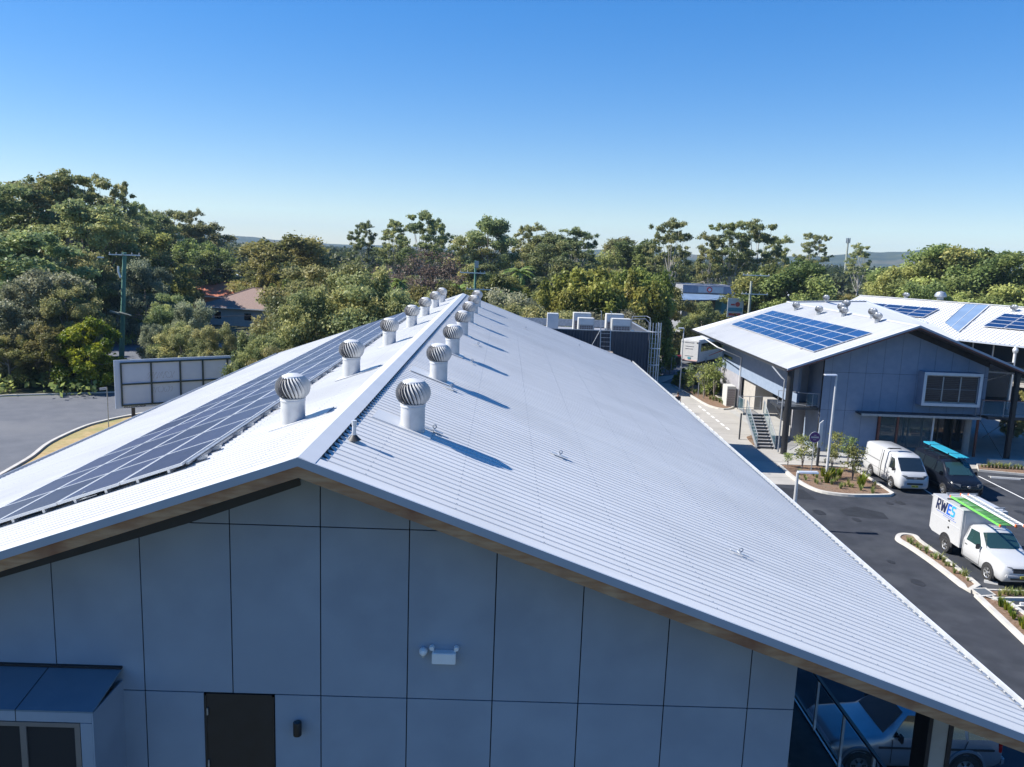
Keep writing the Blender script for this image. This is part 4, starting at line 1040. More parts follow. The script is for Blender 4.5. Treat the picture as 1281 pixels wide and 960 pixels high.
# ------------------------------------------------------------------ vehicles
def ring(st):
    y, zb, zl, zt, wl, wb, wt = st; m = zt-zl
    h = [(0,zb),(wl*.90,zb),(wl,zb+.12),(wl*1.005,(zb+zl)*.52),(wb,zl),(wb*.45+wt*.55,zl+m*.5),(wt+.015,zt-min(.07,m*.25)),(wt-.09,zt),(0,zt+.035*(1 if m>.4 else .6))]
    pts = [Vector((x,y,z)) for x,z in h]+[Vector((-x,y,z)) for x,z in h[-2:0:-1]]
    return pts
def loft(stations, name, m, parent, angle=50, sub=0):
    b = MB(); n = None
    for s in stations: r = ring(s); n = len(r); b.v += r
    for k in range(len(stations)-1):
        for j in range(n): a = k*n+j; c = k*n+(j+1) % n; b.f.append((a, c, c+n, a+n))
    b.f.append(tuple(range(n))[::-1]); e = (len(stations)-1)*n; b.f.append(tuple(e+j for j in range(n)))
    return b.build(name, m, parent, smooth=True, world=False, angle=angle)
def samp(stations, y):
    for a, c in zip(stations, stations[1:]):
        if a[0] <= y <= c[0]: t = (y-a[0])/max(1e-6, c[0]-a[0]); return [p+(q-p)*t for p, q in zip(a, c)]
    return stations[0] if y < stations[0][0] else stations[-1]
def side_x(st, z):
    y, zb, zl, zt, wl, wb, wt = st; m = max(.01, zt-zl)
    if z <= zl: t = min(1, max(0, (z-(zb+zl)*.52)/max(.01, zl-(zb+zl)*.52))); return wl*1.005*(1-t)+wb*t
    t = (z-zl)/m; mid = wb*.45+wt*.55
    return wb+(mid-wb)*t*2 if t < .5 else mid+(wt+.015-mid)*(t-.5)*2
def side_pane(stations, quad, name, m, parent, off=.006, sides=(-1,1), nu=4, nv=4):
    """quad: four (y,z) corners: bottom front, bottom rear, top rear, top front"""
    for s in sides:
        b = MB()
        for i in range(nv+1):
            for j in range(nu+1):
                u, v = j/nu, i/nv
                y = (quad[0][0]*(1-u)+quad[1][0]*u)*(1-v)+(quad[3][0]*(1-u)+quad[2][0]*u)*v
                z = (quad[0][1]*(1-u)+quad[1][1]*u)*(1-v)+(quad[3][1]*(1-u)+quad[2][1]*u)*v
                b.v.append(Vector((s*(side_x(samp(stations, y), z)+off), y, z)))
        for i in range(nv):
            for j in range(nu): a = i*(nu+1)+j; b.f.append((a, a+1, a+nu+2, a+nu+1))
        b.build(name, m, parent, smooth=True, world=False)
def screen(a, c, m, parent, name='windscreen', off=.012, inset=.07, wi=.05):
    """a: (y, z, halfwidth) bottom; c: top"""
    a = Vector((0, a[0], a[1])), a[2]; c = Vector((0, c[0], c[1])), c[2]
    d = c[0]-a[0]; nn_ = Vector((0, -d.z, d.y)).normalized()
    if nn_.z < 0: nn_ = -nn_
    b = MB(); nu = 6
    for i in range(5):
        v = inset+(1-2*inset)*i/4
        for j in range(nu+1):
            u = -1+2*j/nu; hw = (a[1]*(1-v)+c[1]*v)-wi
            p = a[0].lerp(c[0], v)+nn_*(off+.03*(1-u*u)); b.v.append(Vector((u*hw, p.y, p.z)))
    for i in range(4):
        for j in range(nu): k = i*(nu+1)+j; b.f.append((k, k+1, k+nu+2, k+nu+1))
    return b.build(name, m, parent, smooth=True, world=False)
def wheel(parent, x, y, r, w=.2, rimm='rim'):
    s = 1 if x > 0 else -1
    t = MB().lathe([(r*.60,-w/2+.05),(r*.62,-w/2),(r*.93,-w/2),(r,-w*.35),(r,w*.35),(r*.93,w/2),(r*.62,w/2),(r*.60,w/2-.05)], 24, (x,y,r), 'x').build('wheel', 'tyre', parent, smooth=True, world=False)
    b = MB(); X = x+s*w*.5
    b.lathe([(r*.62,X-s*.03-x),(r*.60,X+s*.0-x),(r*.50,X-s*.025-x),(r*.20,X-s*.015-x),(r*.16,X+s*.01-x),(.0001,X+s*.012-x)], 24, (x,y,r), 'x')
    b.build('rim', rimm, t, smooth=True, world=False)
    b = MB()
    for k in range(6): a = 2*PI*k/6; b.bar((X-s*.008, y+r*.24*math.cos(a), r+r*.24*math.sin(a)), (X-s*.008, y+r*.50*math.cos(a), r+r*.50*math.sin(a)), .05, .02, up=(1,0,0))
    b.build('spoke_gap', 'tyre', t, world=False)
def arch(parent, stations, y, r, m='plastic', off=.004, lip=1.16):
    for s in (-1, 1):
        b = MB(); n = 18; c = (y, r)
        pts = []
        for k in range(n+1):
            a = -.25+(PI+.5)*k/n; yy, zz = y+r*lip*math.cos(a), r+r*lip*math.sin(a)
            zz = max(zz, .24); pts.append(Vector((s*(side_x(samp(stations, yy), zz)+off), yy, zz)))
        b.v = [Vector((s*(side_x(samp(stations, y), r)+off), y, r))]+pts
        for k in range(n): b.f.append((0, k+1, k+2))
        b.build('wheel_arch', m, parent, world=False)
def lamp_pair(parent, x, y, z, w, h, d=.03, name='headlight', m='lens', slant=0):
    for s in (-1, 1):
        MB().hexa([(s*(x-w/2),y-d,z-h/2),(s*(x+w/2),y+slant,z-h/2),(s*(x+w/2),y+slant+.08,z-h/2),(s*(x-w/2),y+.06,z-h/2),(s*(x-w/2),y-d,z+h/2),(s*(x+w/2),y+slant,z+h*.6),(s*(x+w/2),y+slant+.1,z+h*.6),(s*(x-w/2),y+.08,z+h/2)]).build(name, m, parent, smooth=False, bevel=.012, world=False)
def mirrors(parent, x, y, z, m='plastic'):
    for s in (-1, 1):
        b = MB().box((s*x-.02 if s > 0 else s*x-.16, y-.05, z-.1), (s*x+.16 if s > 0 else s*x+.02, y+.03, z+.12)); b.build('wing_mirror', m, parent, bevel=.03, world=False)
def plate(parent, y, z, m='plate'):
    p_ = MB().box((-.19, y-.015, z-.055), (.19, y, z+.055)).build('number_plate', m, parent, world=False)
    b = MB()
    for k in range(6):
        if k == 3: continue
        x = -.15+k*.055; b.box((x,y-.018,z-.03),(x+.032,y-.0155,z+.03))
    b.build('characters', 'navy', p_, world=False)
# white van
def van_white(loc, sc):
    t = thing('panel_van', 'white high sided panel van parked nearest the garden bed', 'van', loc); t.scale = (sc,)*3
    S = [(-2.36,.34,.62,.66,.60,.60,.52),(-2.33,.28,.74,.86,.74,.72,.62),(-2.24,.24,.95,1.04,.82,.80,.70),(-2.06,.23,1.04,1.16,.845,.82,.74),(-1.72,.23,1.10,1.50,.85,.83,.735),(-1.36,.23,1.12,1.84,.85,.835,.70),(-1.20,.23,1.12,1.91,.85,.835,.70),(-.6,.23,1.12,1.955,.85,.835,.71),(.6,.23,1.12,1.965,.85,.835,.715),(2.05,.25,1.12,1.94,.85,.835,.72),(2.28,.30,1.10,1.89,.83,.81,.70),(2.345,.36,1.08,1.80,.79,.77,.66)]
    bd = loft(S, 'body', 'carwhite', t)
    screen((-2.08,1.12,.74),(-1.36,1.84,.70), 'glass', t, inset=.06)
    side_pane(S, [(-1.62,1.14),(-.92,1.12),(-.92,1.74),(-1.30,1.72)], 'side_window', 'glass', t)
    # seams, runner
    for s in (-1, 1):
        b = MB()
        for (a, c) in (((-.86,.30),(-.86,1.90)),):
            for k in range(8):
                z0, z1 = a[1]+(c[1]-a[1])*k/8, a[1]+(c[1]-a[1])*(k+1)/8; X0, X1 = side_x(samp(S,a[0]),z0)+.004, side_x(samp(S,a[0]),z1)+.004; b.bar((s*X0,a[0],z0),(s*X1,a[0],z1),.012)
        for k in range(8):
            z0, z1 = .30+1.6*k/8, .30+1.6*(k+1)/8; b.bar((s*(side_x(samp(S,.22),z0)+.004),.22,z0),(s*(side_x(samp(S,.22),z1)+.004),.22,z1),.012)
        b.bar((s*.838,.22,1.18),(s*.838,2.0,1.18),.02).bar((s*.856,-.9,.72),(s*.856,1.9,.74),.012)
        b.build('door_seam', 'plastic', t, world=False)
    b = MB().box((-.845,-.04,1.2),(-.80,.0,1.9)); 
    M['strap'] = M['plastic']
    b = MB(); yy = .0
    pr_ = [(side_x(samp(S,yy),z)+.012, z) for z in (.25,.5,.8,1.1,1.3,1.5,1.7,1.86)]
    pts = [(-x,yy,z) for x, z in pr_]+[(-.5,yy,2.0),(-.2,yy,2.01)]
    b.tube(pts, .022, 6); b.build('cable', 'plastic', t, world=False)
    MB().box((-.5,-.12,1.985),(.2,.06,2.02)).build('roof_strip', 'plastic', t, bevel=.008, world=False)
    MB().hexa([(-.66,-2.385,.40),(.66,-2.385,.40),(.58,-2.30,.40),(-.58,-2.30,.40),(-.60,-2.335,.74),(.60,-2.335,.74),(.60,-2.26,.74),(-.60,-2.26,.74)]).build('bumper', M['bumpgrey'], t, bevel=.02, world=False)
    MB().box((-.44,-2.345,.80),(.44,-2.27,.93)).box((-.44,-2.395,.50),(.44,-2.37,.60)).build('grille', 'plastic', t, world=False)
    MB().box((-.44,-2.352,.855),(.44,-2.347,.875)).box((-.09,-2.356,.82),(.09,-2.350,.91)).build('grille_bar', 'chrome', t, world=False)
    lamp_pair(t, .60, -2.335, .90, .30, .20, slant=.10)
    lamp_pair(t, .70, -2.03, .60, .05, .05, name='indicator')
    plate(t, -2.40, .42)
    for x in (-.79, .79):
        wheel(t, x, -1.38, .33); wheel(t, x, 1.19, .33)
    arch(t, S, -1.38, .33); arch(t, S, 1.19, .33)
    mirrors(t, .86, -1.62, 1.20)
    MB().bar((-.35,-2.02,1.19),(.1,-1.80,1.40),.018).bar((.25,-2.02,1.19),(.6,-1.82,1.38),.018).build('wiper', 'plastic', t, world=False)
    return t
M['bumpgrey'] = mat('bumper_grey', (.35,.37,.40), (.40,.42,.45), rough=.45)
def van_black(loc, sc):
    t = thing('passenger_van', 'glossy black van with a bundle of cyan sheets on its roof beside the white van', 'van', loc); t.scale = (sc,)*3
    S = [(-2.45,.36,.55,.60,.62,.60,.50),(-2.42,.28,.70,.78,.78,.74,.62),(-2.30,.24,.86,.94,.88,.85,.74),(-2.0,.23,.98,1.06,.94,.91,.80),(-1.62,.23,1.06,1.17,.95,.93,.83),(-1.25,.23,1.10,1.50,.95,.93,.78),(-.85,.23,1.12,1.82,.95,.93,.74),(-.6,.23,1.12,1.89,.95,.93,.74),(.3,.23,1.12,1.94,.95,.93,.76),(2.0,.25,1.12,1.93,.95,.93,.77),(2.35,.30,1.10,1.87,.92,.90,.74),(2.44,.40,1.06,1.74,.86,.84,.70)]
    loft(S, 'body', 'carblack', t)
    screen((-1.60,1.17,.80),(-.85,1.82,.74), 'glass_teal', t, inset=.06)
    MB().box((-.62,-1.60,1.165),(.62,-1.52,1.215)).build('dashboard_cover', M['mint'], t, bevel=.02, world=False)
    side_pane(S, [(-1.28,1.16),(-.42,1.15),(-.42,1.74),(-.86,1.72)], 'side_window', 'glass', t)
    side_pane(S, [(-.28,1.16),(.95,1.16),(.95,1.76),(-.28,1.76)], 'side_window', 'glass', t)
    side_pane(S, [(1.05,1.16),(2.15,1.16),(2.10,1.74),(1.05,1.76)], 'side_window', 'glass', t)
    lamp_pair(t, .66, -2.42, .82, .34, .17, slant=.14)
    MB().box((-.42,-2.45,.70),(.42,-2.38,.80)).box((-.55,-2.475,.36),(.55,-2.42,.52)).build('grille', 'plastic', t, world=False)
    MB().lathe([(.0001,-.02),(.085,-.015),(.09,.01)], 20, (0,-2.44,.76), 'y').build('round_badge', 'chrome', t, world=False)
    for x in (-.885, .885):
        wheel(t, x, -1.50, .33); wheel(t, x, 1.50, .33)
    arch(t, S, -1.5, .33); arch(t, S, 1.5, .33)
    mirrors(t, .94, -1.2, 1.22, 'carblack')
    for y in (-.4, 1.2):
        MB().bar((-.78,y,2.02),(.78,y,2.02),.05,.04).bar((-.74,y,1.86),(-.74,y,2.0),.05).bar((.74,y,1.86),(.74,y,2.0),.05).build('roof_bar', 'plastic', t, world=False)
    return t
M['mint'] = mat('pale_green_sunshade', (.32,.48,.40), (.38,.55,.46), rough=.6)
def truck(loc, sc):
    t = thing('utility_truck', 'white utility truck with a service box lettered RWES parked beside the kerbed island', 'truck', loc); t.scale = (sc,)*3
    # cab: front -Y ; wheel axle at y=-1.60 and 1.50
    S = [(-2.52,.42,.66,.70,.62,.60,.52),(-2.48,.34,.80,.86,.78,.74,.64),(-2.36,.30,.90,.96,.86,.82,.72),(-2.05,.30,.97,1.03,.89,.86,.76),(-1.55,.30,1.03,1.09,.90,.88,.79),(-1.15,.30,1.06,1.14,.90,.88,.80),(-.85,.30,1.08,1.40,.90,.88,.74),(-.52,.30,1.10,1.70,.90,.88,.66),(-.38,.30,1.10,1.76,.90,.88,.66),(.05,.30,1.10,1.78,.90,.88,.66),(.26,.30,1.10,1.72,.90,.88,.66),(.30,.32,1.10,1.60,.88,.86,.66)]
    loft(S, 'cab', 'carwhite', t)
    screen((-1.13,1.13,.78),(-.52,1.70,.66), 'glass_teal', t, inset=.07)
    side_pane(S, [(-.94,1.13),(.08,1.13),(.08,1.62),(-.46,1.64)], 'side_window', 'glass_teal', t)
    for s in (-1, 1):
        b = MB(); ring_ = [(-.98,1.10),(-.98,.42),(.20,.42),(.20,1.66)]
        for a, c in zip(ring_, ring_[1:]):
            for k in range(6):
                y0, z0 = a[0]+(c[0]-a[0])*k/6, a[1]+(c[1]-a[1])*k/6; y1, z1 = a[0]+(c[0]-a[0])*(k+1)/6, a[1]+(c[1]-a[1])*(k+1)/6
                b.bar((s*(side_x(samp(S,y0),z0)+.003), y0, z0), (s*(side_x(samp(S,y1),z1)+.003), y1, z1), .009)
        b.build('door_seam', 'plastic', t, world=False)
        MB().box((s*.885-.02, -.05, .93),(s*.885+.02, .12, .97)).build('door_handle', 'plastic', t, bevel=.006, world=False)
    lamp_pair(t, .64, -2.475, .84, .32, .16, slant=.14)
    MB().box((-.46,-2.52,.70),(.46,-2.44,.88)).box((-.55,-2.575,.44),(.55,-2.49,.50)).build('grille', 'plastic', t, world=False)
    MB().box((-.44,-2.527,.775),(.44,-2.522,.785)).lathe([(.0001,-.03),(.06,-.025),(.065,.0)], 18, (0,-2.51,.79), 'y').build('grille_bar', 'chrome', t, world=False)
    MB().hexa([(-.72,-2.55,.50),(.72,-2.55,.50),(.80,-2.42,.50),(-.80,-2.42,.50),(-.72,-2.55,.64),(.72,-2.55,.64),(.80,-2.42,.66),(-.80,-2.42,.66)]).build('bumper', 'carwhite', t, bevel=.03, world=False)
    lamp_pair(t, .66, -2.50, .57, .12, .10, name='fog_light')
    plate(t, -2.57, .56)
    for x in (-.835, .835):
        wheel(t, x, -1.62, .36); wheel(t, x, 1.50, .36)
    arch(t, S, -1.62, .36)
    mirrors(t, .92, -.92, 1.18)
    # chassis and service box
    MB().box((-.45,.25,.38),(.45,2.55,.52)).build('chassis', 'plastic', t, world=False)
    W = .95; y0, y1, z0, z1 = .40, 2.85, .62, 2.28
    bx = MB(); n = 14; prof = [(y0,z0+.0),(y0,z1),(y1,z1),(y1,z0+.12),(y1-.25,z0)]
    cut = [(1.50+.48*math.cos(a), .42+.48*math.sin(a)) for a in [PI*.14+PI*.72*k/n for k in range(n+1)]]
    prof += [(p[0], max(z0-.04, p[1])) for p in cut]
    box_ = bx.extr([(-W,p[0],p[1]) for p in prof], (2*W,0,0)).build('service_box', 'carwhite', t, world=False)
    MB().box((-W+.03,1.0,.40),(W-.03,2.0,.92)).build('wheel_well', 'plastic', box_, world=False)
    MB().box((-W+.1,y0-.02,z0+.15),(W-.1,y0-.002,z1-.12)).build('front_panel', M['boxgrey'], box_, world=False)
    b = MB()
    for y in (.95, 1.95): b.box((-.80,y-.04,z1+.001),(.10,y+.04,z1+.05))
    b.build('roof_slot', 'plastic', box_, bevel=.01, world=False)
    b = MB(); X = -W-.006
    b.bar((X,.45,1.40),(X,2.80,1.40),.012).bar((X,.45,z1-.03),(X,2.8,z1-.03),.02).bar((X,.45,1.40),(X,.45,z1-.03),.012).bar((X,2.8,1.40),(X,2.8,z1-.03),.012).bar((X,.45,.70),(X,.45,1.38),.012)
    b.build('hatch_seam', M['boxgrey'], box_, world=False)
    b = MB()
    for (y, z) in ((1.35,1.50),(1.35,1.20)): b.lathe([(.0001,X-.03),(.035,X-.028),(.05,X)], 12, (0,y,z), 'x')
    b.build('latch', 'plastic', box_, world=False)
    # lettering on the side that faces -X
    GL = {'R': (.40, [[(0,0),(.13,0),(.13,1),(0,1)], [(.13,.84),(.27,.84),(.33,1),(.13,1)], [(.13,.42),(.27,.42),(.27,.56),(.13,.56)], [(.27,.84),(.27,.42),(.40,.52),(.40,.90),(.33,1)], [(.14,.42),(.28,0),(.43,0),(.28,.42)]]),
          'W': (.62, [[(.10,0),(.24,0),(.13,1),(0,1)], [(.10,0),(.24,0),(.36,.85),(.25,.85)], [(.38,0),(.52,0),(.36,.85),(.25,.85)], [(.38,0),(.52,0),(.62,1),(.49,1)]]),
          'E': (.36, [[(0,0),(.13,0),(.13,1),(0,1)], [(.13,0),(.36,0),(.36,.17),(.13,.17)], [(.13,.42),(.33,.42),(.33,.58),(.13,.58)], [(.13,.83),(.36,.83),(.36,1),(.13,1)]]),
          'S': (.38, [[(0,0),(.30,0),(.30,.17),(0,.17)], [(.25,.17),(.25,.0),(.38,.10),(.38,.50),(.25,.42)], [(.08,.42),(.25,.42),(.34,.52),(.30,.58),(.08,.58)], [(0,.50),(.13,.58),(.13,.83),(.08,1),(0,.90)], [(.08,.83),(.37,.83),(.37,1),(.08,1)]])}
    yy = 2.52; hs_ = .50
    for ch, m_ in (('R','navy'),('W','navy'),('E','blue'),('S','azure')):
        wd, parts_ = GL[ch]; b = MB()
        for n_i, pg in enumerate(parts_): b.extr([(-W-.0035-.0006*n_i, yy-(x*1.06*1.05+z*.14)*hs_*1.42, 1.72+z*hs_) for x, z in pg], (-.004,0,0))
        b.build('lettering', m_, box_, world=False); yy -= (wd*1.06*1.05+.045)*hs_*1.42
    b = MB()
    for k in range(11): b.box((-W-.0075, 2.40-.13*k-.09, 1.645), (-W-.004, 2.40-.13*k, 1.672))
    for k in range(8): b.box((-W-.0075, 1.85-.13*k-.09, 1.57), (-W-.004, 1.85-.13*k, 1.59))
    b.build('small_print', 'blue', box_, world=False)
    # racks
    for y in (.6, 2.6): MB().bar((-.5,y,z1+.09),(.92,y,z1+.09),.05).bar((.88,y,z1),(.88,y,z1+.09),.05).bar((-.4,y,z1),(-.4,y,z1+.09),.05).build('rack_bar', 'galv', t, world=False)
    return t
M['boxgrey'] = mat('box_panel_grey', (.42,.43,.45), (.48,.49,.51), rough=.5)
wv_ = (onz(1088,595)+onz(1114,611))/2
van_white((wv_.x+.76*1.05+.1, wv_.y+.10, .006), 1.06)
kb = onz(1179, 619.5)
van_black((kb.x+.95, kb.y+1.55, .006), 1.03)
hk = (onz(1182,691)+onz(1235,727))/2
tk = (hk.x+.88*1.05, hk.y+.06, .006); truck(tk, 1.07)
# ladders on the truck
zl_ = 2.62
def ladder_on(a, c, w, m, label, z, name='ladder', dz=0):
    p, q = onz(*a, z), onz(*c, z); d = q-p; L_ = d.length; ang = math.atan2(d.y, d.x)
    t = thing(name, label, 'ladder', p, ang)
    b = MB()
    for s in (-1, 1): b.bar((0,s*w/2,dz),(L_,s*w/2,dz),.035,.09)
    b.build('stile', m, t, world=False)
    b = MB(); k = .2
    while k < L_-.1: b.bar((k,-w/2,dz),(k,w/2,dz),.05,.03); k += .2
    b.build('rung', m, t, world=False)
    b = MB()
    for s in (-1, 1): b.box((-.04,s*w/2-.025,dz-.05),(.04,s*w/2+.025,dz+.05)).box((L_-.04,s*w/2-.025,dz-.05),(L_+.05,s*w/2+.025,dz+.05))
    b.build('end_cap', 'orange', t, world=False)
    return t
ladder_on((1207,619),(1276,658), .36, 'white', 'white rung ladder lying over the green ladder on the utility truck', zl_+.13)
ladder_on((1198,621.5),(1261,658.5), .66, 'ladgreen', 'bright green fibreglass ladder on top of the white utility truck', zl_)
# cyan sheets on the black van
p, q = onz(1162,553.5,2.16), onz(1205,574,2.16)
t = thing('roofing_sheets', 'bundle of bright cyan ribbed sheets tied on the roof of the black van', 'sheet bundle', p, math.atan2(q.y-p.y, q.x-p.x)); L_ = (q-p).length
b = MB()
for k in range(4):
    y = -.36+.18*k; b.hexa([(0,y,0),(L_,y,0),(L_,y+.175,0),(0,y+.175,0),(0,y+.02,.07),(L_,y+.02,.07),(L_,y+.155,.07),(0,y+.155,.07)])
b.build('sheets', 'cyan', t, world=False)
MB().box((.9,-.40,-.03),(.94,.40,.082)).box((L_-1.0,-.40,-.03),(L_-.96,.40,.082)).build('strap', 'plastic', t, world=False)
# silver four wheel drive, nose to -X
wf, wr = onz(1068, 957, .36), onz(1199, 959, .36)
sS = (wr.x-wf.x)/2.72
sc_ = sS
t = thing('four_wheel_drive', 'silver four wheel drive parked in the shade below the front right roof corner', 'car', ((wf.x+wr.x)/2+.15*sc_, (wf.y+wr.y)/2+.80*sc_, .006), -PI/2); t.scale = (sc_,)*3
S = [(-2.25,.42,.66,.72,.66,.64,.55),(-2.20,.34,.86,.92,.80,.76,.66),(-2.0,.32,.98,1.04,.86,.83,.74),(-1.3,.32,1.04,1.10,.88,.86,.78),(-.85,.32,1.07,1.15,.88,.86,.79),(-.56,.32,1.09,1.44,.88,.86,.72),(-.26,.32,1.10,1.72,.88,.86,.64),(.2,.32,1.10,1.77,.88,.86,.64),(1.2,.32,1.10,1.79,.88,.86,.65),(1.9,.34,1.10,1.74,.87,.85,.66),(2.15,.38,1.08,1.40,.85,.83,.70),(2.24,.42,1.02,1.12,.82,.80,.70)]
loft(S, 'body', 'carsilver', t)
screen((-.83,1.15,.78),(-.26,1.72,.64), 'glass', t, inset=.05)
side_pane(S, [(-.62,1.14),(.42,1.14),(.42,1.66),(-.20,1.66)], 'side_window', 'glass', t)
side_pane(S, [(.52,1.14),(1.25,1.14),(1.22,1.65),(.52,1.65)], 'side_window', 'glass', t)
side_pane(S, [(1.33,1.14),(1.98,1.14),(1.86,1.60),(1.33,1.64)], 'side_window', 'glass', t)
for x in (-.815, .815): wheel(t, x, -1.42, .37); wheel(t, x, 1.30, .37)
arch(t, S, -1.42, .37, lip=1.22); arch(t, S, 1.30, .37, lip=1.22)
for yy in (-1.42, 1.30):
    for s in (-1, 1):
        b = MB(); R_ = .37*1.32
        for k in range(15):
            v = -.2+(PI+.4)*k/14; X_ = side_x(samp(S,yy+R_*math.cos(v)),.37+R_*math.sin(v))
            for q_, dx in ((R_-.04,.0),(R_-.03,.05),(R_+.03,.045),(R_+.045,-.01)): b.v.append(Vector((s*(X_+dx), yy+q_*math.cos(v), max(.33,.37+q_*math.sin(v)))))
        for k in range(14):
            for j in range(3): n0 = 4*k+j; b.f.append((n0, n0+1, n0+5, n0+4))
        b.build('arch_flare', 'carsilver', t, smooth=True, world=False)
mirrors(t, .90, -.45, 1.18)
for s in (-1, 1):
    b = MB(); b.bar((s*.885,-.95,.88),(s*.885,2.0,.88),.02,.05)
    for a in ((-.62,1.1,-.62,.45),(.47,1.12,.47,.42),(1.30,1.12,1.15,.6)): b.bar((s*.886,a[0],a[1]),(s*.886,a[2],a[3]),.012)
    b.build('side_moulding', 'plastic', t, world=False)
lamp_pair(t, .62, -2.12, .86, .30, .20, slant=.12)
for s in (-1, 1): MB().box((s*.80-.05, 2.12, .80),(s*.80+.05, 2.22, 1.20)).build('tail_light', 'red', t, bevel=.01, world=False)
MB().box((-.84,2.2,.45),(.84,2.34,.66)).build('bumper', 'carsilver', t, bevel=.04, world=False)
b = MB()
for s in (-1, 1): b.bar((s*.56,.1,1.84),(s*.56,1.7,1.85),.03,.03)
b.build('roof_rail', 'plastic', t, world=False)
# coach on the far street
c0 = onz(872, 458); 
t = thing('coach', 'white coach with dark windows parked on the street behind the two storey building', 'bus', (c0.x, c0.y, .006), math.radians(53))
Hb = 3.2
W0 = ony(850,430,c0.y).x-c0.x
b = MB().box((0,-.1,.4),(10.5,2.4,Hb)); b.build('body', 'white', t, bevel=.12, world=False)
MB().box((.6,-.125,1.75),(9.8,-.102,2.75)).build('side_window', 'glass', t, world=False)
b = MB()
for k in range(6): x = 1.2+1.45*k; b.box((x,-.13,1.75),(x+.06,-.1255,2.75))
b.build('window_pillar', 'black', t, world=False)
b = MB().hexa([(3.2,-.128,1.0),(9.5,-.128,1.45),(9.5,-.12,1.45),(3.2,-.12,1.0),(3.2,-.128,1.06),(9.5,-.128,1.6),(9.5,-.12,1.6),(3.2,-.12,1.06)]); b.build('side_stripe', 'redprint', t, world=False)
b = MB().hexa([(1.2,-.128,1.2),(8,-.128,1.55),(8,-.12,1.55),(1.2,-.12,1.2),(1.2,-.128,1.26),(8,-.128,1.66),(8,-.12,1.66),(1.2,-.12,1.26)]); b.build('side_stripe', 'boxgrey' if 'boxgrey' in M else 'flash', t, world=False)
# rear face strips: along the slanted rear end
ra, rb_ = Vector((0,-.1,0)), Vector((0,2.4,0)); rd_ = (rb_-ra).normalized(); rn = Vector((rd_.y*-1, rd_.x, 0)); rn = rn if rn.x < 0 else -rn
def rear(u0, u1, z0, z1, m, nm):
    L2_ = (rb_-ra).length; p = ra+rd_*(u0*L2_)+rn*.02; q = ra+rd_*(u1*L2_)+rn*.02
    MB().extr([p+Vector((0,0,z0)), q+Vector((0,0,z0)), q+Vector((0,0,z1)), p+Vector((0,0,z1))], rn*.02).build(nm, m, t, world=False)
for z0, z1, u0, u1 in ((2.82,2.95,.30,.80),(2.35,2.42,.30,.75),(2.05,2.13,.35,.75),(1.15,1.2,.30,.75)): rear(u0, u1, z0, z1, 'boxgrey', 'rear_lettering')
rear(.06,.14,2.8,2.92,'plastic','marker_light'); rear(.86,.94,2.8,2.92,'plastic','marker_light'); rear(.08,.92,.55,.68,'pink','rear_band'); rear(.42,.58,.75,1.0,'tealwall','rear_emblem')
for x in (2.4, 8.2): wheel(t, x, 0, .48)
for o in [c for c in t.children if c.name.startswith('wheel')]:
    o.rotation_euler = (0,0,-PI/2); x = (2.4 if o.data.vertices[0].co.x < 5 else 8.2)
for i, (o, x) in enumerate(zip([c for c in t.children if c.name.startswith('wheel')], (2.4, 8.2))):
    # built about (x,0,.48) with axle along x: turn it so that the axle is along y
    o.matrix_local = Matrix.Translation((x, .0, 0)) @ Matrix.Rotation(-PI/2, 4, 'Z') @ Matrix.Translation((-x, 0, 0))
# wheelie bins
def bin_(p, m, label):
    q = onz(*p); t = thing('wheelie_bin', label, 'bin', (q.x, q.y, .006), 0, 'wheelie bins beside the coach')
    MB().hexa([(-.25,-.3,.1),(.25,-.3,.1),(.25,.25,.1),(-.25,.25,.1),(-.32,-.38,1.05),(.32,-.38,1.05),(.32,.36,1.05),(-.32,.36,1.05)]).build('tub', 'bindark', t, world=False)
    MB().hexa([(-.36,-.42,1.051),(.36,-.42,1.051),(.36,.42,1.051),(-.36,.42,1.051),(-.30,-.36,1.15),(.30,-.36,1.15),(.34,.40,1.22),(-.34,.40,1.22)]).build('lid', m, t, world=False)
    MB().lathe([(.1,-.3),(.1,.3)], 12, (0,.28,.1), 'x').build('wheel', 'tyre', t, world=False)
for p, m, l in (((831,458),'redlid','dark wheelie bin with a red lid next to the caged ladder'),((839,457.5),'green','dark wheelie bin with a bright green lid, second from the coach'),((843,457),'green','dark wheelie bin with a bright green lid, nearest the coach'),((849,457),'redlid','dark wheelie bin with a red lid beside the coach'),((817,458),'green','dark wheelie bin with a green lid seen through the caged ladder')): bin_(p, m, l)
# ------------------------------------------------------------------ lamps, signs, poles
def lamp_post(base, top, label, arm=1.0, side=-1, r=.09):
    b0 = onz(*base); h = ony(top[0], top[1], b0.y).z
    t = thing('lamp_post', label, 'lamp post', (b0.x, b0.y, 0))
    MB().tube([(0,0,0),(0,0,h*.5),(0,0,h)], [r,r*.85,r*.6], 12).lathe([(r*2,0),(r*2,.03),(r,.04)], 12).build('pole', 'alu', t, smooth=True, world=False)
    MB().hexa([(0 if side>0 else -arm,-.16,h-.02),(arm if side>0 else 0,-.16,h-.02),(arm if side>0 else 0,.16,h-.02),(0 if side>0 else -arm,.16,h-.02),(0 if side>0 else -arm,-.13,h+.05),(arm if side>0 else 0,-.13,h+.07),(arm if side>0 else 0,.13,h+.07),(0 if side>0 else -arm,.13,h+.05)]).build('lamp_head', 'alu', t, bevel=.012, world=False)
lamp_post((1033,601),(1047,470), 'tall slim lamp post in the garden bed in front of the blue grey gable', arm=.75, side=-1, r=.09)
lamp_post((991,662),(997,591), 'lamp post with flat head rising just beyond the right gutter of the long roof', arm=1.0, side=1, r=.11)
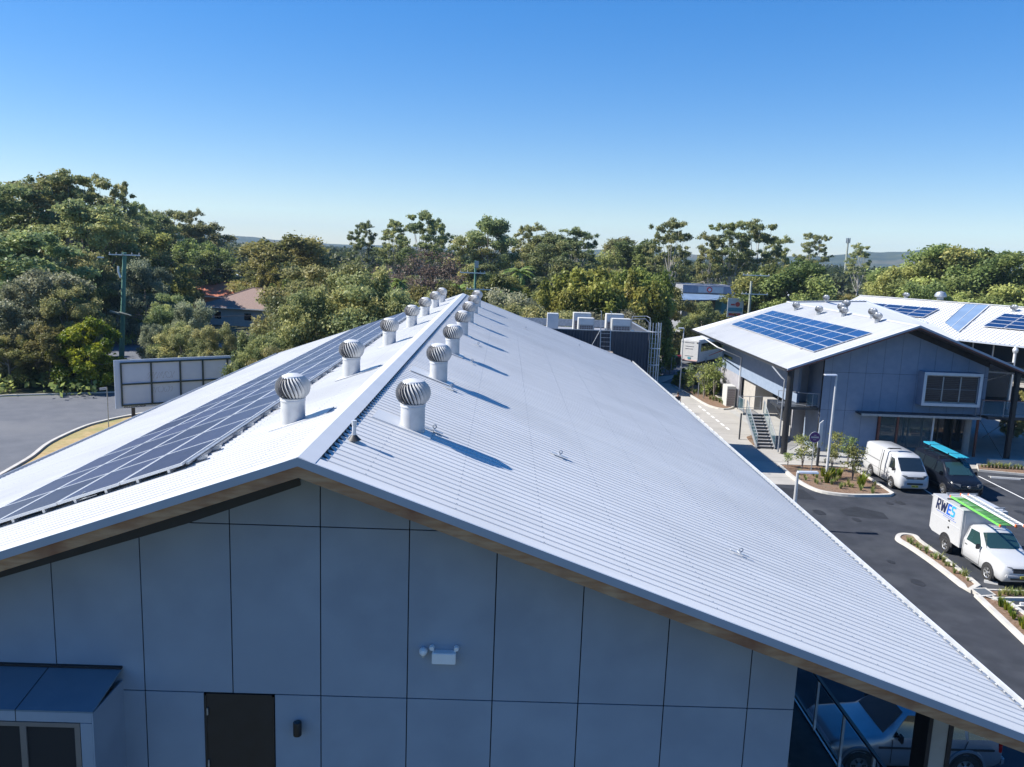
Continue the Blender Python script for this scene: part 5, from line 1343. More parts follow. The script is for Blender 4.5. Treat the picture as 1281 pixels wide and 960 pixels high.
lamp_post((850,489),(857,411), 'thin lamp post beside the far end of the concrete drive', arm=.55, side=-1, r=.08)
def sign_post(base, h, label, cat='sign', r=.035): 
    b0 = onz(*base); t = thing('sign_post', label, cat, (b0.x, b0.y, 0)); MB().tube([(0,0,0),(0,0,h)], r, 8).build('pole', 'galv', t, smooth=True, world=False); return t, b0
b0 = onz(1014, 596); hh = ony(1018, 547, b0.y).z
t, b0 = sign_post((1014,596), hh+.35, 'round purple sign on a grey pole in the garden bed')
MB().lathe([(.0001,-.07),(.33,-.07),(.33,-.05),(.0001,-.05)], 28, (0,0,hh), 'y').build('disc', 'purple', t, world=False)
MB().lathe([(.35,-.068),(.35,-.05),(.33,-.05),(.33,-.068)], 28, (0,0,hh), 'y').build('rim', 'white', t, world=False)
MB().box((-.24,-.076,hh-.05),(.24,-.0715,hh+.05)).build('stripe', 'cream', t, world=False)
MB().box((-.08,-.076,hh+.12),(.08,-.0715,hh+.15)).box((-.1,-.076,hh-.17),(.1,-.0715,hh-.14)).build('small_mark', 'cream', t, world=False)
q = onz(1022, 585); t = thing('banner_blade', 'upright white blade banner behind the purple sign', 'banner', (q.x, q.y, 0))
zt3, zb3 = ony(1028,526,q.y).z, ony(1024,560,q.y).z
MB().tube([(0,0,0),(0,0,zb3)], .09, 10).build('base_pole', 'darksteel', t, world=False)
MB().hexa([(-.13,-.03,zb3+.001),(.13,-.03,zb3+.001),(.13,.03,zb3+.001),(-.13,.03,zb3+.001),(-.11,-.03,zt3-.2),(.11,-.03,zt3),(.11,.03,zt3),(-.11,.03,zt3-.2)]).build('panel', 'white', t, world=False)
# diamond warning sign seen from behind
t, b0 = sign_post((873,497), 2.5, 'grey back of a diamond shaped warning sign beside the concrete drive')
hh = ony(875, 470, b0.y).z
MB().hexa([(-.45,-.05,hh),(0,-.05,hh-.45),(0,-.03,hh-.45),(-.45,-.03,hh),(0,-.05,hh+.45),(.45,-.05,hh),(.45,-.03,hh),(0,-.03,hh+.45)])
b = MB(); b.extr([(-.45,-.06,hh),(0,-.06,hh-.45),(.45,-.06,hh),(0,-.06,hh+.45)], (0,.02,0)); b.build('plate', 'flash', t, world=False)
for p, lab in (((839,468),'left one of two thin bollards at the end of the concrete drive'),((843,466),'right one of two thin bollards at the end of the concrete drive')):
    t, b0 = sign_post(p, 2.0, lab, 'bollard', .05)
    MB().lathe([(.05,0),(.055,.03),(.0001,.05)], 8, (0,0,2.0)).build('cap', 'galv', t, world=False)
# street name post at left
b0 = onz(136, 536); t = thing('street_sign', 'street sign with a small double blade on a slim post at the left road corner', 'sign', (b0.x, b0.y, 0))
hh = ony(136, 485, b0.y).z
MB().tube([(0,0,0),(0,0,hh)], .035, 8).build('pole', 'galv', t, smooth=True, world=False)
MB().hexa([(-.5,-.02,hh-.22),(0,-.02,hh-.14),(0,.0,hh-.14),(-.5,.0,hh-.22),(-.5,-.02,hh-.04),(0,-.02,hh+.04),(0,0,hh+.04),(-.5,0,hh-.04)]).build('blade', 'white', t, world=False)
MB().hexa([(-.44,-.024,hh-.15),(-.06,-.024,hh-.085),(-.06,-.021,hh-.085),(-.44,-.021,hh-.15),(-.44,-.024,hh-.12),(-.06,-.024,hh-.05),(-.06,-.021,hh-.05),(-.44,-.021,hh-.12)]).build('lettering_band', 'navy', t, world=False)
# yellow topped marker by the trees
b0 = onz(115, 488); t = thing('marker_post', 'thin white marker post in the bushes left of the billboard', 'post', (b0.x,b0.y,0))
hh = ony(114,455,b0.y).z; MB().tube([(0,0,0),(0,0,hh)], .05, 6).build('pole', 'white', t, world=False)
# billboard seen from behind
YB = 58.0; A = ony(142, 451, YB); B_ = ony(147, 511, YB); C_ = ony(279, 446, YB+4.3)
t = thing('billboard', 'pale back of a large billboard with a dark steel grid facing the road bend', 'billboard', (A.x, A.y, 0), math.atan2(C_.y-A.y, C_.x-A.x))
Lb = math.hypot(C_.x-A.x, C_.y-A.y)+1.2; z0, z1 = B_.z-.05, A.z
MB().box((0,0,z0),(Lb,.06,z1)).build('panel', 'stucco', t, world=False)
b = MB(); X0, X1 = .45, Lb-.3
zs_ = [z0+.22, (z0+z1)/2-.02, z1-.24]; xs_ = [X0, X0+2.05, X0+4.1, X0+5.75, X0+7.6, X1]
for z in zs_: b.box((X0,-.10,z-.05),(X1,-.012,z+.05))
for x in xs_: b.box((x-.055,-.12,z0+.17),(x+.055,-.0115,z1-.19))
b.build('steel_frame', 'pole_dark' if 'pole_dark' in M else mat('frame_dark_green', (.012,.035,.045), (.02,.05,.06), rough=.5), t, world=False)
b = MB()
for x in (1.2, Lb-1.5): b.box((x-.12,.07,0),(x+.12,.3,z1-.2))
b.build('leg', 'darksteel', t, world=False)
rnd = random.Random(5)
for (cx_, cz_, w_, h_, n_, mm) in ((3.2, z0+2.35, 1.7, .55, 9, 'ink'), (3.25, z0+1.25, 1.3, .45, 7, 'ink'), (1.3, z0+.07, 1.3, .10, 9, 'navy')):
    b = MB()
    for k in range(n_):
        x = cx_-w_/2+w_*k/(n_-1); ph = rnd.uniform(0, 6.28)
        pts = [(x+.10*math.cos(ph+u*5.0)*(w_/1.5), -.003 if mm == 'ink' else -.003, cz_+h_*.45*math.sin(ph*1.3+u*4.3)) for u in [j/8 for j in range(9)]]
        for a, c in zip(pts, pts[1:]): b.bar(a, c, .028 if mm == 'ink' else .035, .01, up=(0,1,0))
    b.build('scribble', mm, t, world=False)
# utility poles
def upole(base, top, label, m, arms, r=.17, Yb=None):
    b0 = onz(*base) if Yb is None else Vector((ony(*base, Yb).x, Yb, 0)); T = ony(*top, b0.y); h = T.z
    t = thing('utility_pole', label, 'utility pole', (b0.x, b0.y, 0))
    MB().tube([(0,0,0),(T.x-b0.x if Yb is None else 0,0,h)], [r*1.15, r*.8], 12).build('pole', m, t, smooth=True, world=False)
    tx = T.x-b0.x if Yb is None else 0
    for (z, l0, l1, dy) in arms:
        X = tx*z/h
        a_ = MB().bar((X-l0,-.15,z),(X+l1,-.15+dy,z),.12,.12).build('crossarm', 'alu', t, world=False)
        b = MB()
        for x in (-l0+.1, -l0*.5, l1*.5, l1-.1): b.lathe([(.03,.06),(.06,.12),(.035,.16),(.06,.2),(.03,.26)], 8, (X+x,-.15,z))
        b.build('insulator', 'cream', a_, world=False)
    return t, Vector((b0.x, b0.y, 0)), h
U1, P1_, h1 = upole((152,452),(156,316), 'tall green stained utility pole behind the left end of the billboard', 'pole_green', [(11.4,1.6,1.7,0)], r=.24)
MB().tube([(.7,-.2,11.4),(1.2,-1.4,11.6)], .05, 6).hexa([(-1.6,-1.0,11.0),(-1.0,-1.0,11.0),(-1.0,-.7,11.0),(-1.6,-.7,11.0),(-1.6,-1.0,11.15),(-1.0,-1.0,11.15),(-1.0,-.7,11.15),(-1.6,-.7,11.15)]).build('lamp_arm', 'alu', U1, world=False)
MB().tube([(.2,-.25,10.2),(.2,-.25,9.6),(.4,-.25,9.0)], .12, 8).build('cable_box', 'alu', U1, smooth=True, world=False)
MB().bar((-.9,-.2,5.4),(.25,-.2,5.1),.18).tube([(.1,-.25,5.3),(1.4,-.25,5.0)], .10, 6).build('spreader', 'pole_grey', U1, world=False)
U2, P2_, h2 = upole((593,400),(594,326), 'utility pole with two pale crossarms seen above the far end of the ridge', 'pole_green', [(10.6,1.8,1.2,0),(8.7,1.0,2.0,0)], r=.16, Yb=95)
MB().box((-.1,-.35,11.2),(.35,.1,12.0)).build('transformer', 'galv', U2, world=False)
U3, P3_, h3 = upole((936,400),(940,352), 'pale utility pole with two crossarms behind the roof of the two storey building', 'pole_grey', [(11.2,1.3,2.4,0),(8.6,1.3,2.4,0)], r=.2, Yb=112)
def wire(name, label, p, q, sag, r=.02):
    p, q = Vector(p), Vector(q); pts = []
    for k in range(13):
        u = k/12; v = p.lerp(q, u); v.z -= sag*4*u*(1-u); pts.append(v)
    o = MB().tube(pts, r, 5).build(name, 'wire', None); return tag(o, label, 'power line')
M['wire'] = mat('wire_dark', (.03,.03,.03), rough=.6)
M['wirel'] = M['wire']
wire('power_line', 'upper power line running from the tall left utility pole towards the pole behind the ridge', P1_+Vector((.6,-.15,11.6)), P2_+Vector((-1.4,-.15,10.9)), 1.6)
wire('power_line', 'lower cable running from the tall left utility pole into the trees behind the house', P1_+Vector((.3,-.2,5.1)), P2_+Vector((-.6,-.15,8.4)), 1.2, r=.03)
for k, lab in ((0,'front'),(1,'rear')):
    wire('power_line', lab+' power line strung between the pole behind the ridge and the pale pole at right', P2_+Vector((.6+.5*k,-.15,8.9+k*1.9)), P3_+Vector((-1.1,-.15,8.8+k*2.6)), 2.2-k*.5)
# mast
q = ony(1060, 312, 420); T = ony(1060.5, 298, 420)
t = thing('radio_mast', 'slender mast with antennas on the skyline left of the small rounded tree', 'mast', (q.x, 420, 0))
MB().tube([(0,0,0),(0,0,T.z)], [.8,.4], 8).build('pole', 'pole_grey', t, world=False)
b = MB()
for k in range(6): a = k*PI/3; b.bar((.9*math.cos(a),.9*math.sin(a),T.z-2.6),(.9*math.cos(a),.9*math.sin(a),T.z),.35)
b.build('antenna', 'galv', t, world=False)
# ------------------------------------------------------------------ houses and shops behind
def hip_house(cx_, cy_, w_, d_, hw, hr, rm, wm, label, rz=0, cat='house'):
    t = thing('house', label, cat, (cx_, cy_, 0), rz); o_ = .6; x, y = w_/2, d_/2; rr = max(.5, x-y)
    MB().box((-x,-y,0),(x,y,hw)).build('wall', wm, t, world=False)
    X, Y = x+o_, y+o_; b = MB(); R0, R1 = (-rr,0,hw+hr), (rr,0,hw+hr)
    b.poly([(-X,-Y,hw),(X,-Y,hw),R1,R0]).poly([(X,-Y,hw),(X,Y,hw),R1]).poly([(X,Y,hw),(-X,Y,hw),R0,R1]).poly([(-X,Y,hw),(-X,-Y,hw),R0]).poly([(-X,-Y,hw-.02),(-X,Y,hw-.02),(X,Y,hw-.02),(X,-Y,hw-.02)])
    b.build('roof', rm, t, world=False)
    b = MB().bar(R0, R1, .3, .15)
    for c in ((-X,-Y,hw),(-X,Y,hw)): b.bar(c, R0, .25, .12)
    for c in ((X,-Y,hw),(X,Y,hw)): b.bar(c, R1, .25, .12)
    b.build('ridge_tile', rm, t, world=False)
    MB().box((-X,-Y-.08,hw-.18),(X,-Y,hw-.01)).box((-X-.08,-Y,hw-.18),(-X,Y,hw-.01)).box((X,-Y,hw-.18),(X+.08,Y,hw-.01)).build('gutter', 'white', t, world=False)
    for k in range(3):
        xx = -x+w_*(k+.5)/3-.7; wnd = MB().box((xx,-y-.03,.9),(xx+1.4,-y-.002,2.2)).build('window', 'white', t, world=False)
        MB().box((xx+.08,-y-.04,.98),(xx+1.32,-y-.031,2.12)).build('pane', 'glass', wnd, world=False)
    return t
def gp_(x, y, z): q = onz(x, y, z); return q
q = onz(312, 385, 3.0); hip_house(q.x+1.2, q.y+5, 16, 11, 2.9, 2.9, 'rooftile', 'whitewall', 'house with brown tiled hip roof half hidden by trees right of the green utility pole', rz=-.25)
q = onz(266, 362, 4.5); hip_house(q.x, q.y+8, 19, 9, 3.0, 2.4, 'redtile', 'brick', 'house with an orange tiled roof just behind the brown roofed house')
q = onz(297, 342, 3.5); hip_house(q.x, q.y, 12, 8, 3.2, 1.0, 'white', 'whitewall', 'small house with a flat white roof among the trees above the brown roofed house')
q = onz(107, 368, 3.5); hip_house(q.x, q.y, 8, 6, 3.0, 1.4, 'redtile', 'whitewall', 'pale house corner glimpsed through the trees left of the green utility pole')
q = onz(450, 322, 3.5); hip_house(q.x, q.y, 12, 8, 3.2, 1.0, 'white', 'whitewall', 'small white roofed house far off in the middle of the tree canopy')
q = onz(482, 330, 3.5); hip_house(q.x, q.y, 18, 9, 3.2, 1.2, 'greyroof', 'tan', 'long low grey roofed house far off in the middle of the tree canopy')
q = onz(618, 371, 2.5); hip_house(q.x, q.y, 8, 7, 2.6, 1.8, 'redtile', 'brick', 'small red roof peeping out of the trees right of the farthest vent')
q = onz(858, 338, 4); hip_house(q.x, q.y, 8, 7, 5, 1.4, 'white', 'whitewall', 'tiny white house far off among the trees above the flat roofed shop')
q = onz(990, 369, 3.5); hip_house(q.x, q.y, 14, 8, 3.2, 1.0, 'white', 'tan', 'low pale roof between the trees behind the two storey building')
# flat roofed shop with sign band
SY = 132; a, c = ony(855, 357, SY), ony(929, 357, SY); zt4, zm4 = a.z, ony(855, 366, SY).z
t = thing('shop_building', 'low grey flat roofed shop with a pale sign band behind the two storey building', 'building', ((a.x+c.x)/2, SY, 0)); w_ = (c.x-a.x)/2
MB().box((-w_,0,0),(w_,12,zt4)).build('wall', 'greyroof', t, world=False)
MB().box((-w_-.1,-.2,zm4),(w_+.1,-.02,zt4+.1)).build('sign_band', M['bandgrey'] if 'bandgrey' in M else mat('sign_band_grey', (.20,.22,.28), (.24,.26,.32), rough=.6), t, world=False)
MB().box((-w_*.5,-.26,zm4+.1),(w_*.35,-.21,zt4-.1)).build('sign', 'boxgrey', t, world=False)
b = MB().lathe([(.0001,-.34),(.45,-.34),(.45,-.30)], 16, (-w_*.12,0,(zm4+zt4)/2), 'y'); b.build('emblem', 'redprint', t, world=False)
MB().lathe([(.0001,-.355),(.26,-.355),(.26,-.345)], 16, (-w_*.12,0,(zm4+zt4)/2), 'y').build('emblem_centre', 'white', t, world=False)
MB().hexa([(-w_-2,-5,zm4-1.1),(w_+1.5,-5,zm4-.6),(w_+1.5,-.3,zm4-.25),(-w_-2,-.3,zm4-.25),(-w_-2,-5,zm4-.98),(w_+1.5,-5,zm4-.5),(w_+1.5,-.3,zm4-.15),(-w_-2,-.3,zm4-.15)]).build('awning', 'polycarb', t, world=False)
MB().box((w_*.1,-4.5,0),(w_*.75,-.4,zm4-1.0)).build('front_bay', 'tealwall', t, world=False)
# printed hoarding
HY = 118; a, c = ony(911, 373, HY), ony(929, 395, HY)
t = thing('hoarding_sign', 'printed red white and teal advertising board left of the pale utility pole', 'sign', ((a.x+c.x)/2, HY, 0)); w_ = (c.x-a.x)/2; z1, z0 = a.z, c.z-.3
MB().box((-w_,0,z0),(w_,.1,z1)).build('panel', 'white', t, world=False)
MB().box((-w_*.9,-.02,z0+(z1-z0)*.30),(w_*.9,-.002,z0+(z1-z0)*.50)).build('band', 'tealwall', t, world=False)
MB().box((-w_*.6,-.02,z0+(z1-z0)*.62),(-w_*.1,-.002,z0+(z1-z0)*.70)).lathe([(.0001,-.03),(.35,-.03),(.35,-.002)], 16, (w_*.25,0,z0+(z1-z0)*.68), 'y').box((-w_*.8,-.02,z0+(z1-z0)*.08),(w_*.7,-.002,z0+(z1-z0)*.22)).build('print', 'redprint', t, world=False)
MB().box((-w_*.7,.11,0),(-w_*.6,.2,z0)).box((w_*.6,.11,0),(w_*.7,.2,z0)).build('leg', 'darksteel', t, world=False)
# orange seat / tub near the side wall
q = onz(902, 487); t = thing('orange_tub', 'small orange plastic tub in the garden bed by the pale side wall', 'tub', (q.x, q.y, .1))
MB().lathe([(.25,0),(.42,.35),(.45,.36),(.40,.34),(.0001,.3)], 18).build('tub', 'orange', t, smooth=True, world=False)
# ------------------------------------------------------------------ person walking away
def skin_body(name, pts, edges, rad, m, parent):
    me = bpy.data.meshes.new(name); me.from_pydata(pts, edges, []); me.materials.append(M[m])
    o = bpy.data.objects.new(name, me); COL.objects.link(o); o.parent = parent
    sk = o.modifiers.new('skin', 'SKIN'); 
    if not me.skin_vertices: me.skin_vertices.new() if hasattr(me.skin_vertices,'new') else None
    for i, r_ in enumerate(rad): me.skin_vertices[0].data[i].radius = (r_, r_) if not isinstance(r_, tuple) else r_
    me.skin_vertices[0].data[0].use_root = True
    sb_ = o.modifiers.new('sub', 'SUBSURF'); sb_.levels = 2; sb_.render_levels = 2
    dg = bpy.context.evaluated_depsgraph_get(); dg.update(); ev = o.evaluated_get(dg); nm = bpy.data.meshes.new_from_object(ev)
    o.modifiers.clear(); o.data = nm
    for p in nm.polygons: p.use_smooth = True
    return o
hp = ony(848.5, 492.5, 67.7)
t = thing('person', 'person with dark hair and black T shirt walking on the far concrete drive', 'person', (hp.x, hp.y, .008), .2)
P = [(0,0,.95),(0,.0,1.15),(0,.01,1.38),(0,0,1.50),(0,-.01,1.62),(0,-.01,1.72),(.10,0,.90),(.11,-.10,.50),(.11,.02,.09),(.11,-.12,.04),(-.10,0,.90),(-.11,.14,.52),(-.11,.30,.12),(-.11,.20,.05),(.19,0,1.42),(.25,.06,1.15),(.24,-.08,.93),(.24,-.13,.84),(-.19,0,1.42),(-.25,-.06,1.15),(-.24,-.2,.96),(-.24,-.26,.88)]
Ed = [(0,1),(1,2),(2,3),(3,4),(4,5),(0,6),(6,7),(7,8),(8,9),(0,10),(10,11),(11,12),(12,13),(2,14),(14,15),(15,16),(16,17),(2,18),(18,19),(19,20),(20,21)]
Rr = [(.15,.11),(.14,.10),(.17,.11),(.055,.055),(.085,.095),(.07,.08),(.09,.09),(.06,.06),(.045,.045),(.045,.04),(.09,.09),(.06,.06),(.045,.045),(.045,.04),(.06,.06),(.045,.045),(.035,.035),(.04,.025),(.06,.06),(.045,.045),(.035,.035),(.04,.025)]
body = skin_body('body', P, Ed, Rr, 'skin', t)
skin_body('shirt', [(0,0,.90),(0,0,1.15),(0,.01,1.39),(.19,0,1.42),(.235,.04,1.24),(-.19,0,1.42),(-.235,-.04,1.24)], [(0,1),(1,2),(2,3),(3,4),(2,5),(5,6)], [(.175,.135),(.165,.125),(.19,.13),(.08,.08),(.07,.07),(.08,.08),(.07,.07)], 'shirt', t)
skin_body('trousers', [(0,0,.95),(.10,0,.88),(.11,-.10,.50),(.11,.02,.12),(-.10,0,.88),(-.11,.14,.52),(-.11,.29,.15)], [(0,1),(1,2),(2,3),(0,4),(4,5),(5,6)], [(.17,.13),(.11,.11),(.08,.08),(.065,.065),(.11,.11),(.08,.08),(.065,.065)], 'pants', t)
MB().lathe([(.0001,.135),(.06,.12),(.10,.06),(.105,.0),(.09,-.06),(.05,-.09)], 16, (0,.015,1.68)).build('hair', 'hair', t, smooth=True, world=False)
# ------------------------------------------------------------------ vegetation
import numpy as np
RN = np.random.default_rng(11)
def leaf_mesh(name, clumps, size, m, asp=.55, up=.35, droop=0.0):
    """clumps: (centre, rx, rz, n, tint). Each leaf cluster is a small bent quad."""
    C_, Rr, Tn = [], [], []
    for c, rx, rz, n, tn in clumps:
        n = int(n); d = RN.normal(size=(n, 3)); d /= np.linalg.norm(d, axis=1)[:, None]
        r = RN.random(n)**.42*(1+.18*RN.normal(size=n))
        C_.append(np.array(c)+d*r[:, None]*np.array([rx, rx, rz])); Rr.append(d); Tn.append(np.clip(tn+RN.normal(size=n)*.16, 0, 1))
    P = np.concatenate(C_); D = np.concatenate(Rr); T = np.concatenate(Tn); n = len(P)
    nrm = D*.6+RN.normal(size=(n, 3))*.75+np.array([0, 0, up]); nrm /= np.linalg.norm(nrm, axis=1)[:, None]
    t = RN.normal(size=(n, 3)); 
    if droop: t = t*.5+np.array([0, 0, -droop])
    t -= nrm*(t*nrm).sum(1)[:, None]; t /= np.linalg.norm(t, axis=1)[:, None]; b = np.cross(nrm, t)
    s = size*(.6+.8*RN.random(n))[:, None]
    v = np.stack([P-t*s-b*s*asp*.35, P-t*s*.1+b*s*asp-nrm*s*.12, P+t*s+b*s*asp*.15, P+t*s*.05-b*s*asp+nrm*s*.1], 1).reshape(-1, 3)
    me = bpy.data.meshes.new(name); me.vertices.add(4*n); me.vertices.foreach_set('co', v.ravel().astype('f'))
    me.loops.add(4*n); me.loops.foreach_set('vertex_index', np.arange(4*n, dtype='i'))
    me.polygons.add(n); me.polygons.foreach_set('loop_start', np.arange(0, 4*n, 4, dtype='i'))
    try: me.polygons.foreach_set('loop_total', np.full(n, 4, dtype='i'))
    except Exception: pass
    me.update(calc_edges=True)
    at = me.attributes.new('tint', 'FLOAT', 'FACE'); at.data.foreach_set('value', T.astype('f'))
    me.materials.append(M[m]); return me
def trunk_mesh(name, H_, r, limbs, m, lean=(0,0), base=0.0):
    b = MB(); top = Vector((lean[0], lean[1], H_*.62)); pts = [Vector((0,0,base-.1))]
    for k in range(1, 5): u = k/4; pts.append(Vector((lean[0]*u+random.uniform(-.04,.04)*H_*.3, lean[1]*u+random.uniform(-.04,.04)*H_*.3, H_*.62*u)))
    b.tube(pts, [r*1.25, r*.95, r*.8, r*.62, r*.4], 8)
    for c in limbs:
        c = Vector(c); u = random.uniform(.35, .95); s = pts[0].lerp(pts[-1], u) if u < 1 else pts[-1]
        k = min(3, int(u*4)); s = pts[k].lerp(pts[k+1], u*4-k)
        mid = s.lerp(c, .5)+Vector((0,0,-(c-s).length*.08)); b.tube([s, mid, c], [r*.38, r*.24, r*.08], 5, cap=False)
    me_o = b.build(name, m, None, smooth=True, angle=60); me = me_o.data; bpy.data.objects.remove(me_o); return me
PROTO = {}
def proto(kind, variants):
    PROTO[kind] = variants
def mk(kind, crown_me, trunk_me): PROTO.setdefault(kind, []).append((crown_me, trunk_me))
def gen_open_euc(seed, mt='l_euc'):
    random.seed(seed); H_ = 20.0; cl = []; limbs = []
    nA = 20
    for i in range(nA):
        u = (i+.5)/nA; h = (.50+.46*u)*H_+random.uniform(-.7,.7); a = i*2.4+random.uniform(-.4,.4)
        rr = 4.6*(math.sin(PI*min(1,(1.02-u)*.62+.10)))**.9*random.uniform(.45,1.05)
        c = (rr*math.cos(a), rr*math.sin(a), h); limbs.append(c)
        for k in range(random.randint(5, 8)): cl.append(((c[0]+random.gauss(0,.85), c[1]+random.gauss(0,.85), c[2]+random.gauss(0,.38)), random.uniform(.45,.95), random.uniform(.28,.5), 105, random.uniform(.1,.85)))
    for k in range(5): cl.append(((random.gauss(0,.8), random.gauss(0,.8), H_*random.uniform(.92,.97)), random.uniform(.6,1.0), .5, 190, random.uniform(.2,.8)))
    limbs.append((0,0,H_*.93)); mk('open', leaf_mesh('crown', cl, .17, mt), trunk_mesh('trunk', H_, .26, limbs, 'barkpale'))
def gen_dense_euc(seed, mt='l_euc'):
    random.seed(seed); H_ = 18.0; cl = []; limbs = []
    for i in range(46):
        a = random.uniform(0, 2*PI); h = random.uniform(.33,.94); prof = math.sin(PI*min(1,(h-.22)/.80))**.6; rr = 4.6*prof*math.sqrt(random.random())*1.05
        c = (rr*math.cos(a), rr*math.sin(a), h*H_); cl.append((c, random.uniform(.9,1.6), random.uniform(.55,.95), 360, random.uniform(.1,.85)))
        if i % 4 == 0: limbs.append(c)
    mk('dense', leaf_mesh('crown', cl, .19, mt), trunk_mesh('trunk', H_, .30, limbs, 'bark'))
def gen_round(seed, mt, kind, H_=10.0, W_=4.6, size=.15, n=58, low=.12, per=420, rx=(.7,1.35), rz=(.55,.95), droop=0., bark='bark', up=.35):
    random.seed(seed); cl = []; limbs = []
    for i in range(n):
        a = random.uniform(0, 2*PI); h = random.uniform(low,.93); u = (h-low)/(1-low); prof = (math.sin(PI*min(1, u*.78+.20)))**.55; rr = W_*prof*random.random()**.36
        c = (rr*math.cos(a)*random.uniform(.85,1.1), rr*math.sin(a), h*H_+random.uniform(-.3,.5)); cl.append((c, random.uniform(*rx), random.uniform(*rz), per, random.uniform(.05,.95)))
        if i % 6 == 0: limbs.append(c)
    mk(kind, leaf_mesh('crown', cl, size, mt, droop=droop, up=up), trunk_mesh('trunk', H_, .22, limbs, bark))
def gen_twiggy(seed):
    random.seed(seed); H_ = 10; cl = []; limbs = []
    for i in range(34):
        a = random.uniform(0, 2*PI); h = random.uniform(.3,.95); rr = 3.8*math.sin(PI*min(1,h))**.5*random.random()**.5
        c = (rr*math.cos(a), rr*math.sin(a), h*H_); limbs.append(c); cl.append((c, 1.0, .8, 150, random.uniform(.1,.9)))
    mk('twiggy', leaf_mesh('crown', cl, .12, 'l_brown'), trunk_mesh('trunk', H_, .2, limbs, 'bark'))
def gen_palm(seed):
    random.seed(seed); H_ = 9.0; b = MB(); T = []
    for i in range(26):
        a = 2*PI*i/26*3.1+random.uniform(-.2,.2); el = random.uniform(-.2,1.2); L_ = random.uniform(2.0,2.8); pts = []
        for k in range(7):
            u = k/6; r_ = L_*u*math.cos(el*(1-u*.5)); z = H_-.4+L_*u*math.sin(el)-1.9*u*u; pts.append(Vector((r_*math.cos(a), r_*math.sin(a), z)))
        sd_ = Vector((-math.sin(a), math.cos(a), 0))
        for k in range(6):
            w0, w1 = .45*math.sin(PI*(k/6*.85+.12)), .45*math.sin(PI*((k+1)/6*.85+.12))
            for s in (-1, 1): b.poly([pts[k], pts[k+1], pts[k+1]+sd_*s*w1+Vector((0,0,-.28*w1)), pts[k]+sd_*s*w0*.7+Vector((0,0,-.28*w0))]); T.append(random.random())
    o = b.build('crown', 'l_palm'); me = o.data; at = me.attributes.new('tint', 'FLOAT', 'FACE'); at.data.foreach_set('value', T[:len(me.polygons)]); bpy.data.objects.remove(o)
    mk('palm', me, trunk_mesh('trunk', H_*1.55, .17, [], 'bark'))
for s in (1,2,3): gen_open_euc(s)
for s in (4,5,6): gen_dense_euc(s)
for s in (7,8,9): gen_round(s, 'l_dark', 'dark')
for s in (10,11,12): gen_round(s, 'l_olive', 'olive', size=.15)
for s in (13,14): gen_round(s, 'l_gold', 'gold', size=.17, n=70, rx=(.55,.95), rz=(.8,1.4), droop=1.2, W_=4.4, low=.08, per=380)
for s in (15,16): gen_round(s, 'l_grey', 'grey', size=.14)
for s in (17,): gen_round(s, 'l_bright', 'bright', size=.19, low=.06)
for s in (18,19): gen_twiggy(s)
for s in (20,21): gen_palm(s)
for s in (22,23): gen_round(s, 'l_euc', 'near', size=.115, n=110, per=430, rx=(.6,1.15), rz=(.45,.85), low=.10, W_=4.8)
PH = {'open':20.,'dense':18.,'palm':10.5}
KN = {'open':'eucalypt_tree','dense':'eucalypt_tree','dark':'broadleaf_tree','olive':'bushy_tree','gold':'golden_tree','grey':'grey_green_tree','bright':'bright_green_tree','twiggy':'bare_twigged_tree','palm':'palm_tree','near':'bushy_tree'}
CN = {'palm':'palm tree'}
TC = 0
def tree(kind, X, Y, Ht, wide, label, group=None, gz=0.0):
    global TC
    v = PROTO[kind]; cm, tm = v[TC % len(v)]; TC += 1
    t = thing(KN[kind], label, CN.get(kind, 'tree'), (X, Y, gz), random.uniform(0, 6.28), group)
    s = Ht/PH.get(kind, 10.3); t.scale = (s*wide, s*wide, s)
    for nm, me in (('trunk', tm), ('crown', cm)):
        o = bpy.data.objects.new(nm, me); COL.objects.link(o); o.parent = t
    return t
def tree_px(kind, px_, top, Y, wide, label, group=None):
    P = ony(px_, top, Y); wide = wide*(.78 if kind == 'open' else 1)
    return tree(kind, P.x, Y, P.z, wide, label, group)
random.seed(99)
placed = []
